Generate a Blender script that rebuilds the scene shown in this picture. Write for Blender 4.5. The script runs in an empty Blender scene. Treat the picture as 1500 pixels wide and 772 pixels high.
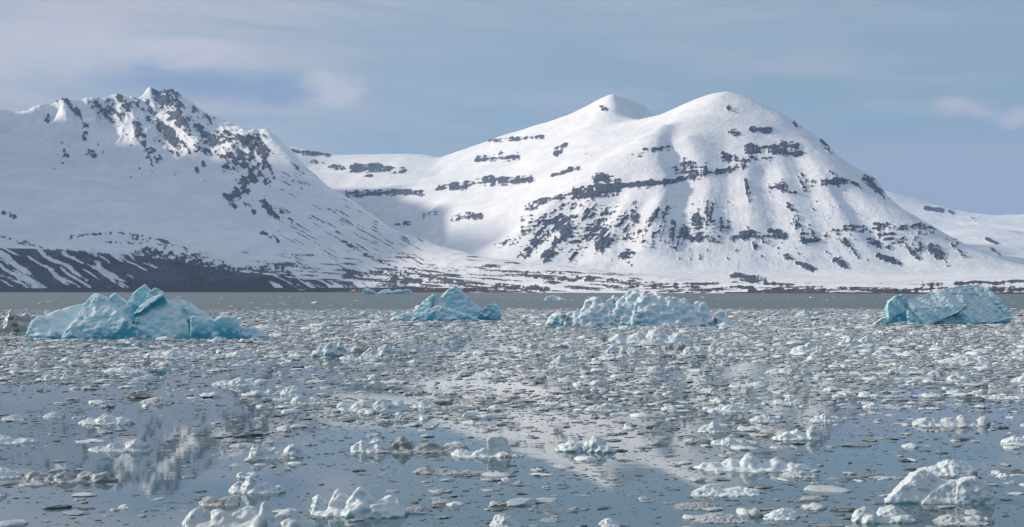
import bpy, bmesh, math, random
import numpy as np
from mathutils import Vector

# ------------------------------------------------------------------ camera, sky, sun, exposure
SC = bpy.context.scene
F = 2063.0          # focal length in photograph pixels (1500 px wide)
HZ = 425.0          # horizon row of the photograph
CH = 6.5            # camera height above the water, metres
cam_d = bpy.data.cameras.new('camera'); cam = bpy.data.objects.new('camera', cam_d)
SC.collection.objects.link(cam); SC.camera = cam
cam.location = (0, 0, CH); cam.rotation_euler = (math.radians(90), 0, 0)
cam_d.sensor_width = 36.0; cam_d.lens = 36.0 * F / 1500.0
cam_d.shift_y = (HZ - 386.0) / 1500.0
cam_d.clip_start = 0.5; cam_d.clip_end = 90000

SUN_EL, SUN_AZ = 23.0, -77.0      # azimuth measured from the view axis (+Y), minus = to the side of -X
SUN_STRENGTH, SKY_STRENGTH = 3.5, 0.063
def sun_dir():
    e, a = math.radians(SUN_EL), math.radians(SUN_AZ)
    return Vector((math.sin(a) * math.cos(e), math.cos(a) * math.cos(e), math.sin(e)))
sd = bpy.data.lights.new('sun', 'SUN'); sun = bpy.data.objects.new('sun', sd); SC.collection.objects.link(sun)
sd.energy = SUN_STRENGTH; sd.angle = math.radians(4.0); sd.color = (1.0, 0.88, 0.74)
sun.rotation_euler = sun_dir().to_track_quat('Z', 'Y').to_euler(); sun.location = (0, 0, 3000)

W = bpy.data.worlds.new('World'); SC.world = W; W.use_nodes = True
def build_world():
    nt = W.node_tree; nt.nodes.clear(); N = nt.nodes.new; L = nt.links.new
    out = N('ShaderNodeOutputWorld'); bg = N('ShaderNodeBackground'); bg.inputs[1].default_value = SKY_STRENGTH
    sky = N('ShaderNodeTexSky'); sky.sky_type = 'NISHITA'; sky.sun_disc = False
    sky.sun_elevation = math.radians(SUN_EL); sky.sun_rotation = math.radians(SUN_AZ)
    sky.air_density = 1.0; sky.dust_density = 0.6; sky.ozone_density = 2.0
    tc = N('ShaderNodeTexCoord'); sp = N('ShaderNodeSeparateXYZ'); L(tc.outputs['Generated'], sp.inputs[0])
    def math_(op, a, b=None, c=None, clamp=False):
        m = N('ShaderNodeMath'); m.operation = op; m.use_clamp = clamp
        for i, v in enumerate((a, b, c)):
            if v is None: continue
            if isinstance(v, (int, float)): m.inputs[i].default_value = v
            else: L(v, m.inputs[i])
        return m.outputs[0]
    def mixc(f, a, b):
        m = N('ShaderNodeMix'); m.data_type = 'RGBA'
        for s, v in ((0, f), (6, a), (7, b)):
            if isinstance(v, (int, float)): m.inputs[s].default_value = v
            elif isinstance(v, tuple): m.inputs[s].default_value = (*v, 1)
            else: L(v, m.inputs[s])
        return m.outputs[2]
    def noise(vec, scale, det=6, rough=0.55, dist=0.0):
        n = N('ShaderNodeTexNoise'); L(vec, n.inputs['Vector']); n.inputs['Scale'].default_value = scale
        n.inputs['Detail'].default_value = det; n.inputs['Roughness'].default_value = rough; n.inputs['Distortion'].default_value = dist
        return n.outputs[0]
    def smooth(v, a, b):
        m = N('ShaderNodeMapRange'); m.interpolation_type = 'SMOOTHSTEP'; L(v, m.inputs[0])
        m.inputs[1].default_value = a; m.inputs[2].default_value = b
        return m.outputs[0]
    x, y, z = sp.outputs
    az = math_('ARCTAN2', x, y)
    el = math_('ARCSINE', z)
    # high thin veil: streaks drawn out along the horizon
    cv = N('ShaderNodeCombineXYZ'); L(math_('MULTIPLY', az, 2.2), cv.inputs[0]); L(math_('MULTIPLY_ADD', az, 1.2, math_('MULTIPLY', el, 17.0)), cv.inputs[1])
    veil = smooth(noise(cv.outputs[0], 2.0, 7, 0.56, 0.5), 0.42, 0.72)
    cv1 = N('ShaderNodeCombineXYZ'); L(math_('MULTIPLY', az, 3.0), cv1.inputs[0]); L(math_('MULTIPLY', el, 30.0), cv1.inputs[1]); cv1.inputs[2].default_value = 3.3
    streak = smooth(noise(cv1.outputs[0], 1.7, 7, 0.6, 0.4), 0.48, 0.8)
    # billowy banks lower down
    cv2 = N('ShaderNodeCombineXYZ'); L(math_('MULTIPLY', az, 5.0), cv2.inputs[0]); L(math_('MULTIPLY', el, 11.0), cv2.inputs[1]); cv2.inputs[2].default_value = 7.7
    bil = noise(cv2.outputs[0], 1.6, 8, 0.52, 0.25)
    wa = math_('MULTIPLY', math_('SUBTRACT', noise(cv2.outputs[0], 1.2, 6, 0.6, 0.4), 0.5), 0.10)
    cv3 = N('ShaderNodeVectorMath'); cv3.operation = 'ADD'; L(cv2.outputs[0], cv3.inputs[0]); cv3.inputs[1].default_value = (5.2, 1.3, 8.1)
    we = math_('MULTIPLY', math_('SUBTRACT', noise(cv3.outputs[0], 1.6, 6, 0.6, 0.4), 0.5), 0.05)
    def blob(a0, e0, ra, re):       # a cloud body round one direction of the sky
        da = math_('DIVIDE', math_('SUBTRACT', math_('ADD', az, wa), math.radians(a0)), math.radians(ra))
        de = math_('DIVIDE', math_('SUBTRACT', math_('ADD', el, we), math.radians(e0)), math.radians(re))
        return math_('SQRT', math_('ADD', math_('MULTIPLY', da, da), math_('MULTIPLY', de, de)))
    bil2 = noise(cv3.outputs[0], 3.4, 8, 0.58, 0.3)
    def body(a0, e0, ra, re, soft=0.7):
        return smooth(math_('ADD', math_('SUBTRACT', 1.0, blob(a0, e0, ra, re)), math_('MULTIPLY', math_('SUBTRACT', bil2, 0.5), 1.1)), -0.05, soft)
    left = smooth(az, 0.10, -0.36); high = smooth(el, 0.09, 0.20)
    cover = math_('MULTIPLY', math_('ADD', math_('MULTIPLY_ADD', left, 0.70, 0.26), math_('MULTIPLY', high, 0.30)), math_('MULTIPLY_ADD', veil, 0.65, 0.5), clamp=True)
    c = mixc(0.70, sky.outputs[0], (3.0, 5.1, 6.7))
    c = mixc(cover, c, (6.3, 6.45, 7.3))
    c = mixc(math_('MULTIPLY', streak, 0.5), c, (6.3, 6.45, 7.2))
    low = math_('MULTIPLY', smooth(math_('ADD', el, math_('MULTIPLY', we, 0.2)), 0.112, 0.090), smooth(az, 0.0, 0.26))   # low grey sheet of stratus behind the far hills
    c = mixc(math_('MULTIPLY', low, 0.75), c, (4.9, 5.3, 6.6))
    cum = math_('MAXIMUM', body(-19.2, 9.0, 4.6, 2.0, 0.8), math_('MAXIMUM', body(-7.6, 8.3, 2.4, 0.8), body(-14.5, 9.1, 5.0, 0.8)))
    c = mixc(math_('MULTIPLY', cum, 0.75), c, (7.6, 7.5, 8.2))
    c = mixc(math_('MULTIPLY', math_('MAXIMUM', body(-12.6, 8.1, 5.2, 1.0), body(-9.8, 8.2, 2.6, 1.0)), 0.9), c, (3.2, 4.4, 6.5))
    c = mixc(math_('MULTIPLY', math_('MAXIMUM', body(17.6, 6.95, 1.9, 0.7, 0.8), body(21.0, 6.6, 3.2, 0.5, 0.8)), 0.75), c, (7.0, 6.8, 7.5))
    L(c, bg.inputs[0]); L(bg.outputs[0], out.inputs[0])
build_world()
SC.view_settings.view_transform = 'Standard'; SC.view_settings.look = 'None'
SC.view_settings.exposure = 0.33; SC.view_settings.gamma = 1.0; SC.view_settings.use_curve_mapping = False
SC.render.engine = 'CYCLES'
SC.cycles.use_denoising = True
SC.cycles.volume_bounces = 1; SC.cycles.max_bounces = 6; SC.cycles.diffuse_bounces = 3; SC.cycles.glossy_bounces = 3
SC.cycles.sample_clamp_indirect = 6.0

# ------------------------------------------------------------------ helpers
RNG = np.random.default_rng(7)
def _hash(ix, iy, iz, seed):
    h = (ix.astype(np.uint32) * np.uint32(374761393)) ^ (iy.astype(np.uint32) * np.uint32(668265263)) ^ (iz.astype(np.uint32) * np.uint32(2147483647 - 58)) ^ np.uint32((seed * 974711 + 12345) & 0xffffffff)
    h = (h ^ (h >> np.uint32(13))) * np.uint32(1274126177)
    h = (h ^ (h >> np.uint32(16))) * np.uint32(2246822519)
    h = h ^ (h >> np.uint32(15))
    return h
def _val(ix, iy, iz, seed):
    return _hash(ix, iy, iz, seed).astype(np.float32) * np.float32(2.0 / 4294967295.0) - 1.0
def vnoise(x, y, z=0.0, seed=0):
    """smooth value noise, about -1..1"""
    x = np.asarray(x, np.float32); y = np.asarray(y, np.float32); z = np.asarray(z, np.float32) + np.zeros_like(x)
    fx, fy, fz = np.floor(x), np.floor(y), np.floor(z)
    ix, iy, iz = fx.astype(np.int32), fy.astype(np.int32), fz.astype(np.int32)
    tx, ty, tz = x - fx, y - fy, z - fz
    tx = tx * tx * tx * (tx * (tx * 6 - 15) + 10); ty = ty * ty * ty * (ty * (ty * 6 - 15) + 10); tz = tz * tz * tz * (tz * (tz * 6 - 15) + 10)
    def pl(k):
        a = _val(ix, iy, iz + k, seed); b = _val(ix + 1, iy, iz + k, seed)
        c = _val(ix, iy + 1, iz + k, seed); d = _val(ix + 1, iy + 1, iz + k, seed)
        a = a + (b - a) * tx; c = c + (d - c) * tx
        return a + (c - a) * ty
    p = pl(0); q = pl(1)
    return p + (q - p) * tz
def fbm(x, y, z=0.0, seed=0, octs=4, gain=0.5, lac=2.03):
    s = 0; a = 1.0; t = 0
    for o in range(octs):
        s = s + a * vnoise(np.asarray(x) * lac ** o + 17.3 * o, np.asarray(y) * lac ** o - 9.1 * o, np.asarray(z) * lac ** o + 3.7 * o, seed + o)
        t += a; a *= gain
    return s / t
def ridged(x, y, z=0.0, seed=0, octs=3):
    s = 0; a = 1.0; t = 0
    for o in range(octs):
        s = s + a * (1 - np.abs(vnoise(np.asarray(x) * 2.1 ** o, np.asarray(y) * 2.1 ** o, np.asarray(z) * 2.1 ** o, seed + 31 * o)) * 2)
        t += a; a *= 0.5
    return s / t
def worley(p, seed=0):
    """distance to the nearest feature point, p is (n,3)"""
    ip = np.floor(p).astype(np.int32); best = np.full(len(p), 9.0, np.float32)
    for dx in (-1, 0, 1):
        for dy in (-1, 0, 1):
            for dz in (-1, 0, 1):
                cx, cy, cz = ip[:, 0] + dx, ip[:, 1] + dy, ip[:, 2] + dz
                q = np.stack([(_val(cx, cy, cz, seed + k) * .5 + .5) for k in (1, 2, 3)], 1) + np.stack([cx, cy, cz], 1)
                best = np.minimum(best, ((q - p) ** 2).sum(1))
    return np.sqrt(best)
def sstep(v, a, b):
    t = np.clip((v - a) / (b - a), 0, 1); return t * t * (3 - 2 * t)

def link(o):
    SC.collection.objects.link(o); return o
def mesh_np(name, V, Fq, smooth=True, mat=None, attrs=None):
    V = np.asarray(V, np.float32); Fq = np.asarray(Fq, np.int32); k = Fq.shape[1]
    me = bpy.data.meshes.new(name)
    me.vertices.add(len(V)); me.vertices.foreach_set('co', V.ravel())
    me.loops.add(Fq.size); me.loops.foreach_set('vertex_index', Fq.ravel())
    me.polygons.add(len(Fq)); me.polygons.foreach_set('loop_start', np.arange(0, Fq.size, k, dtype=np.int32))
    me.polygons.foreach_set('loop_total', np.full(len(Fq), k, np.int32))
    me.polygons.foreach_set('use_smooth', np.full(len(Fq), smooth, bool))
    for an, av in (attrs or {}).items():
        a = me.attributes.new(an, 'FLOAT', 'POINT'); a.data.foreach_set('value', np.asarray(av, np.float32))
    me.update(); me.validate()
    if mat: me.materials.append(mat)
    return me
def tag(o, label=None, cat=None, group=None, kind=None):
    if label: o['label'] = label
    if cat: o['category'] = cat
    if group: o['group'] = group
    if kind: o['kind'] = kind
    return o

class NT:
    """small shorthand for material node trees"""
    def __init__(s, name):
        s.mat = bpy.data.materials.new(name); s.mat.use_nodes = True
        s.nt = s.mat.node_tree; s.nt.nodes.clear()
        s.out = s.n('ShaderNodeOutputMaterial'); s.b = s.n('ShaderNodeBsdfPrincipled'); s.l(s.b.outputs[0], s.out.inputs[0])
    def n(s, t): return s.nt.nodes.new(t)
    def l(s, a, b): s.nt.links.new(a, b)
    def put(s, sock, v):
        if isinstance(v, (int, float)): sock.default_value = v
        elif isinstance(v, tuple): sock.default_value = (*v, 1) if len(v) == 3 and sock.type == 'RGBA' else v
        else: s.l(v, sock)
    def math(s, op, a, b=None, c=None, clamp=False):
        m = s.n('ShaderNodeMath'); m.operation = op; m.use_clamp = clamp
        for i, v in enumerate((a, b, c)):
            if v is not None: s.put(m.inputs[i], v)
        return m.outputs[0]
    def mix(s, f, a, b):
        m = s.n('ShaderNodeMix'); m.data_type = 'RGBA'; s.put(m.inputs[0], f); s.put(m.inputs[6], a); s.put(m.inputs[7], b); return m.outputs[2]
    def noise(s, vec, scale, det=4, rough=0.5, dist=0.0):
        m = s.n('ShaderNodeTexNoise'); s.l(vec, m.inputs['Vector']); m.inputs['Scale'].default_value = scale
        m.inputs['Detail'].default_value = det; m.inputs['Roughness'].default_value = rough; m.inputs['Distortion'].default_value = dist; return m.outputs[0]
    def ss(s, v, a, b):
        m = s.n('ShaderNodeMapRange'); m.interpolation_type = 'SMOOTHSTEP'; s.put(m.inputs[0], v); m.inputs[1].default_value = a; m.inputs[2].default_value = b; return m.outputs[0]
    def scaled(s, vec, sc):
        m = s.n('ShaderNodeMapping'); s.l(vec, m.inputs[0]); m.inputs['Scale'].default_value = sc; return m.outputs[0]
    def attr(s, name):
        a = s.n('ShaderNodeAttribute'); a.attribute_name = name; return a.outputs['Fac']
    def bump(s, h, strength, dist):
        m = s.n('ShaderNodeBump'); s.put(m.inputs['Height'], h); m.inputs['Strength'].default_value = strength; m.inputs['Distance'].default_value = dist
        s.l(m.outputs[0], s.b.inputs['Normal'])
    def geo(s): return s.n('ShaderNodeNewGeometry')
    def coord(s, k='Object'): return s.n('ShaderNodeTexCoord').outputs[k]

# ------------------------------------------------------------------ materials
def mat_terrain(name, rock_a, rock_b, soil=(0.075, 0.05, 0.042)):
    t = NT(name); co = t.coord()
    m = t.attr('rock'); s_ = t.attr('soil')
    n1 = t.noise(co, 0.10, 5, 0.62); n2 = t.noise(co, 0.018, 4, 0.6)
    edge = t.math('ADD', m, t.math('MULTIPLY', t.math('SUBTRACT', n1, 0.5), 0.8))
    edge = t.math('ADD', edge, t.math('MULTIPLY', t.math('SUBTRACT', t.noise(co, 0.3, 3, 0.6), 0.5), 0.5))
    r = t.ss(edge, 0.46, 0.55)
    rockc = t.mix(t.ss(n2, 0.35, 0.65), rock_a, rock_b)
    rockc = t.mix(t.ss(t.noise(co, 0.09, 3, 0.7), 0.5, 0.72), rockc, tuple(c * 1.35 for c in rock_b))
    rockc = t.mix(s_, rockc, soil)
    # old wind-scoured snow is greyer than fresh drifts
    sn = t.math('ADD', t.math('MULTIPLY', t.noise(t.scaled(co, (0.0035, 0.0035, 0.016)), 1.0, 6, 0.62, 0.8), 0.65), t.math('MULTIPLY', t.noise(t.scaled(co, (0.03, 0.012, 0.03)), 1.0, 5, 0.65), 0.35))
    snowc = t.mix(t.ss(sn, 0.40, 0.60), (0.77, 0.79, 0.825), (0.89, 0.89, 0.89))
    t.put(t.b.inputs['Base Color'], t.mix(r, snowc, rockc))
    t.put(t.b.inputs['Roughness'], t.math('MULTIPLY_ADD', r, 0.2, 0.7)); t.b.inputs['Specular IOR Level'].default_value = 0.2
    t.bump(t.math('ADD', t.math('MULTIPLY', t.noise(co, 0.05, 6, 0.65), t.math('MULTIPLY_ADD', r, 1.0, 0.30)), t.math('MULTIPLY', r, 0.3)), 1.0, 12.0)
    return t.mat
def mat_water():
    t = NT('sea_water'); co = t.coord()
    sp = t.n('ShaderNodeSeparateXYZ'); t.l(co, sp.inputs[0])
    # breeze-ruffled water beyond the ice edge and some cat's paws nearer
    wob = t.math('MULTIPLY', t.math('SUBTRACT', t.noise(t.scaled(co, (0.006, 0.02, 1)), 1.0, 4), 0.5), 160.0)
    far = t.ss(t.math('ADD', sp.outputs[1], wob), 330.0, 520.0)
    paw = t.ss(t.noise(t.scaled(co, (0.012, 0.05, 1)), 1.0, 5, 0.55), 0.55, 0.7)
    t.put(t.b.inputs['Base Color'], t.mix(far, (0.085, 0.145, 0.165), (0.12, 0.15, 0.153)))
    t.b.inputs['IOR'].default_value = 1.333
    t.put(t.b.inputs['Roughness'], t.math('ADD', t.math('MULTIPLY_ADD', far, 0.42, 0.02), t.math('MULTIPLY', paw, 0.02)))
    rip = t.math('ADD', t.noise(t.scaled(co, (0.5, 1.3, 1)), 1.0, 3, 0.5), t.math('MULTIPLY', t.noise(t.scaled(co, (3.0, 6.0, 1)), 1.0, 3, 0.5), 0.12))
    t.bump(t.math('MULTIPLY', rip, t.math('MULTIPLY_ADD', paw, 0.6, 0.35)), 0.12, 0.03)
    return t.mat
def mat_ice(name, deep, mid, frost, frost_amt=0.5, scale=1.0, sss=0.35, rnd=0.12, bump=0.05, fw=0.9):
    t = NT(name); co = t.coord(); g = t.geo()
    sp = t.n('ShaderNodeSeparateXYZ'); t.l(g.outputs['Normal'], sp.inputs[0])
    oi = t.n('ShaderNodeObjectInfo')
    off = t.n('ShaderNodeVectorMath'); off.operation = 'MULTIPLY_ADD'
    cr = t.n('ShaderNodeCombineXYZ'); [t.l(oi.outputs['Random'], cr.inputs[i]) for i in range(3)]
    t.l(cr.outputs[0], off.inputs[0]); off.inputs[1].default_value = (37, 91, 53); t.l(co, off.inputs[2])
    v = off.outputs[0]
    b_ = t.attr('blue')
    c = t.mix(t.ss(t.math('ADD', b_, t.math('MULTIPLY', t.math('SUBTRACT', t.noise(v, 0.7 * scale, 4, 0.6), 0.5), 0.9)), 0.25, 0.85), mid, deep)
    # bubbly, weathered ice lies on the upward faces and in patches
    fr = t.math('ADD', t.math('MULTIPLY', sp.outputs[2], 0.55), t.math('MULTIPLY_ADD', t.noise(v, 1.6 * scale, 6, 0.65), fw, 0.45 - fw / 2))
    c = t.mix(t.ss(fr, 1.05 - frost_amt, 1.35 - frost_amt), c, frost)
    val = t.math('MULTIPLY_ADD', oi.outputs['Random'], rnd, 1.0 - rnd)
    hsv = t.n('ShaderNodeHueSaturation'); t.l(c, hsv.inputs['Color']); t.l(val, hsv.inputs['Value']); c = hsv.outputs[0]
    d_ = t.attr('dirt')
    c = t.mix(t.math('MULTIPLY', t.ss(t.math('ADD', d_, t.math('MULTIPLY', t.math('SUBTRACT', t.noise(v, 3.0 * scale, 5, 0.7), 0.5), 0.8)), 0.35, 0.7), 0.85), c, (0.10, 0.065, 0.05))
    t.put(t.b.inputs['Base Color'], c)
    t.b.inputs['Roughness'].default_value = 0.34; t.b.inputs['IOR'].default_value = 1.31
    t.b.inputs['Subsurface Weight'].default_value = sss
    t.b.inputs['Subsurface Radius'].default_value = (0.25, 0.65, 0.9); t.b.inputs['Subsurface Scale'].default_value = 0.35 / scale
    t.bump(t.math('ADD', t.noise(v, 2.5 * scale, 6, 0.65), t.math('MULTIPLY', t.noise(v, 14 * scale, 3, 0.6), 0.25)), 0.9, bump / scale)
    return t.mat
def mat_brash():
    t = NT('brash_ice'); co = t.coord(); oi = t.n('ShaderNodeObjectInfo')
    at = t.n('ShaderNodeAttribute'); at.attribute_type = 'INSTANCER'; at.attribute_name = 'tone'; r = at.outputs['Fac']
    cr = t.n('ShaderNodeValToRGB'); t.l(r, cr.inputs[0])
    e = cr.color_ramp.elements
    e[0].position = 0.0; e[0].color = (0.035, 0.05, 0.05, 1)
    e[1].position = 1.0; e[1].color = (0.70, 0.75, 0.775, 1)
    for p, c in ((0.16, (0.050, 0.068, 0.067)), (0.34, (0.10, 0.128, 0.128)), (0.5, (0.195, 0.236, 0.24)), (0.535, (0.25, 0.245, 0.235)), (0.57, (0.29, 0.325, 0.335)), (0.8, (0.46, 0.505, 0.525))):
        q = e.new(p); q.color = (*c, 1)
    g = t.geo(); sp = t.n('ShaderNodeSeparateXYZ'); t.l(g.outputs['Normal'], sp.inputs[0])
    c = t.mix(t.math('MULTIPLY', t.ss(t.noise(co, 2.4, 4, 0.7), 0.50, 0.66), 0.45), cr.outputs[0], (0.70, 0.73, 0.75))
    t.put(t.b.inputs['Base Color'], c); t.b.inputs['Roughness'].default_value = 0.38; t.b.inputs['IOR'].default_value = 1.31
    t.bump(t.noise(co, 6.0, 4, 0.65), 0.8, 0.06)
    return t.mat
def mat_plain(name, col, rough=0.6):
    t = NT(name); co = t.coord()
    t.put(t.b.inputs['Base Color'], t.mix(t.noise(co, 3.0, 3), tuple(c * 0.7 for c in col), tuple(min(1, c * 1.2) for c in col))); t.b.inputs['Roughness'].default_value = rough
    return t.mat

M_LEFT = mat_terrain('snow_and_rock_of_the_peak', (0.070, 0.078, 0.098), (0.115, 0.123, 0.145))
M_RIGHT = mat_terrain('snow_and_banded_rock', (0.070, 0.086, 0.124), (0.105, 0.124, 0.165))
M_WATER = mat_water()
M_BLUE = mat_ice('blue_glacier_ice', (0.05, 0.37, 0.49), (0.34, 0.65, 0.74), (0.73, 0.83, 0.86), 0.47, 0.8, sss=0.15, rnd=0.05, bump=0.12, fw=0.55)
M_KNOB = mat_ice('scalloped_white_ice', (0.12, 0.46, 0.58), (0.46, 0.69, 0.77), (0.75, 0.82, 0.85), 0.52, 0.8, sss=0.1, rnd=0.05, bump=0.12)
M_WHITE = mat_ice('white_bergy_ice', (0.20, 0.42, 0.46), (0.48, 0.64, 0.68), (0.73, 0.785, 0.80), 0.60, 2.2, sss=0.2, rnd=0.2, bump=0.05)
M_GREY = mat_ice('grey_sea_ice', (0.15, 0.20, 0.205), (0.29, 0.335, 0.345), (0.57, 0.605, 0.62), 0.40, 2.4, sss=0.0, rnd=0.35, bump=0.05)
M_DIRTY = mat_ice('dirty_ice', (0.28, 0.38, 0.40), (0.44, 0.45, 0.44), (0.64, 0.61, 0.58), 0.5, 1.2, sss=0.0, rnd=0.1)
M_BRASH = mat_brash()

# ------------------------------------------------------------------ water
def build_water():
    n = 40; ext = 20000.0
    u = np.linspace(-1, 1, n); u = np.sign(u) * np.abs(u) ** 2.0 * ext
    X, Y = np.meshgrid(u, u); V = np.stack([X.ravel(), Y.ravel(), np.zeros(X.size)], 1)
    i = np.arange(n - 1); a = (i[:, None] * n + i[None, :]).ravel()
    o = link(bpy.data.objects.new('water', mesh_np('water', V, np.stack([a, a + 1, a + n + 1, a + n], 1), True, M_WATER)))
    tag(o, 'calm grey-blue fjord water mirroring mountains and sky between the ice', 'water', kind='structure')
build_water()

# ------------------------------------------------------------------ terrain
def PX(px, py, d):
    return ((px - 750.0) / F * d, d, CH + (HZ - py) / F * d)
def dense(line, step=42.0):
    """resample a polyline of (px,py,d) into world points about every step metres"""
    P = np.array([PX(*p) for p in line]); out = [P[0]]
    for a, b in zip(P[:-1], P[1:]):
        n = max(1, int(np.linalg.norm(b - a) / step))
        for k in range(1, n + 1): out.append(a + (b - a) * k / n)
    return np.array(out)
class Rbf:
    def __init__(s, P, eps=15.0):
        P = np.asarray(P, float)
        key = np.round(P[:, :2] / 6).astype(int); _, ix = np.unique(key, axis=0, return_index=True); P = P[ix]
        s.c = P[:, :2]; n = len(P); s.eps = eps
        A = np.zeros((n + 3, n + 3)); A[:n, :n] = s.k(s.c[:, None, :] - s.c[None, :, :]); A[:n, :n] += np.eye(n) * 2e-3
        Q = np.c_[np.ones(n), s.c / 1000]; A[:n, n:] = Q; A[n:, :n] = Q.T
        s.w = np.linalg.solve(A, np.r_[P[:, 2], 0, 0, 0])
    def k(s, d): return -np.sqrt((d ** 2).sum(-1) + s.eps ** 2) / 1000
    def __call__(s, X, Y):
        sh = X.shape; x, y = X.ravel().astype(np.float32), Y.ravel().astype(np.float32); out = np.empty(x.size, np.float32)
        c = s.c.astype(np.float32); w = s.w[:-3].astype(np.float32); e2 = np.float32(s.eps ** 2)
        for i in range(0, x.size, 20000):
            xx, yy = x[i:i + 20000], y[i:i + 20000]
            d = (xx[:, None] - c[None, :, 0]) ** 2 + (yy[:, None] - c[None, :, 1]) ** 2 + e2
            out[i:i + 20000] = -(np.sqrt(d) / 1000) @ w + s.w[-3] + s.w[-2] * xx / 1000 + s.w[-1] * yy / 1000
        return out.reshape(sh)
def capsules(px, py, caps):
    """soft mask from outcrops (x0,y0,x1,y1,radius,strength), in photograph pixels turned onto the surface"""
    m = np.zeros_like(px)
    for x0, y0, x1, y1, r, s in caps:
        sel = np.nonzero((px > min(x0, x1) - 2.2 * r) & (px < max(x0, x1) + 2.2 * r) & (py > min(y0, y1) - 2.2 * r) & (py < max(y0, y1) + 2.2 * r))
        if len(sel[0]) == 0: continue
        x, y = px[sel], py[sel]; dx, dy = x1 - x0, y1 - y0; q = max(dx * dx + dy * dy, 1e-6)
        t = np.clip(((x - x0) * dx + (y - y0) * dy) / q, 0, 1)
        d = np.hypot(x - x0 - t * dx, y - y0 - t * dy) / r
        m[sel] = np.maximum(m[sel], s * np.clip(1.3 - 0.62 * d, 0, 1))
    return m
def terrain(name, rbf, cols, d0, d1, rows, detail, rocks, mat, label, floor=-6.0, warp=26.0):
    """heightfield fanned out over real ground distances: columns are bearings, rows spread evenly over the visible slope"""
    cols = np.asarray(cols, np.float32); D0 = np.array([d0(c) for c in cols]); D1 = np.array([d1(c) for c in cols])
    tt = np.linspace(0, 1, 120)
    sub = cols[::8] if (len(cols) % 8) == 1 else np.r_[cols[::8], cols[-1:]]
    Dc = np.interp(sub, cols, D0)[:, None] + (np.interp(sub, cols, D1) - np.interp(sub, cols, D0))[:, None] * tt
    Zc = rbf((sub[:, None] - 750) / F * Dc, Dc)
    pyc = HZ - (Zc - CH) / Dc * F
    w = np.maximum(-np.diff(pyc, axis=1), 0) + 0.12 * np.abs(np.diff(pyc, axis=1)) + 0.35
    cum = np.c_[np.zeros(len(sub)), np.cumsum(w, 1)]; cum /= cum[:, -1:]
    T = np.stack([np.interp(np.linspace(0, 1, rows), cum[i], tt) for i in range(len(sub))])
    k = np.ones(9) / 9        # keep neighbouring columns in step
    T = np.stack([np.convolve(np.pad(T[:, j], 4, mode='edge'), k, 'valid') for j in range(rows)], 1)
    T = np.stack([np.interp(cols, sub, T[:, j]) for j in range(rows)], 1)
    D = D0[:, None] + (D1 - D0)[:, None] * T
    X = (cols[:, None] - 750) / F * D; Y = D
    wx = warp * fbm(X / 210, Y / 210, 0, 501, 3); wy = warp * fbm(X / 210, Y / 210, 0, 507, 3)
    Z = rbf(X + wx, Y + wy)
    Z = detail(X, Y, Z)
    px = np.repeat(cols[:, None], rows, 1); py = HZ - (Z - CH) / D * F
    rock, soil, lift = rocks(px.astype(np.float32), py.astype(np.float32), X, Y, Z)
    Z = Z + lift
    Z = np.maximum(Z, floor)
    V = np.stack([X.ravel(), Y.ravel(), Z.ravel()], 1); n = rows
    i = np.arange(len(cols) - 1); j = np.arange(n - 1); a = (i[:, None] * n + j[None, :]).ravel()
    me = mesh_np(name, V, np.stack([a, a + n, a + n + 1, a + 1], 1), True, mat, {'rock': rock.ravel(), 'soil': soil.ravel()})
    o = link(bpy.data.objects.new(name, me)); tag(o, label, 'mountain', kind='structure')
    return o

def coast(px):      # distance of the shoreline along each bearing
    return np.interp(px, [-900, 0, 450, 700, 1000, 1250, 1500, 1800], [4450, 4430, 4250, 3850, 3150, 2600, 2450, 2400])

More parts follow.
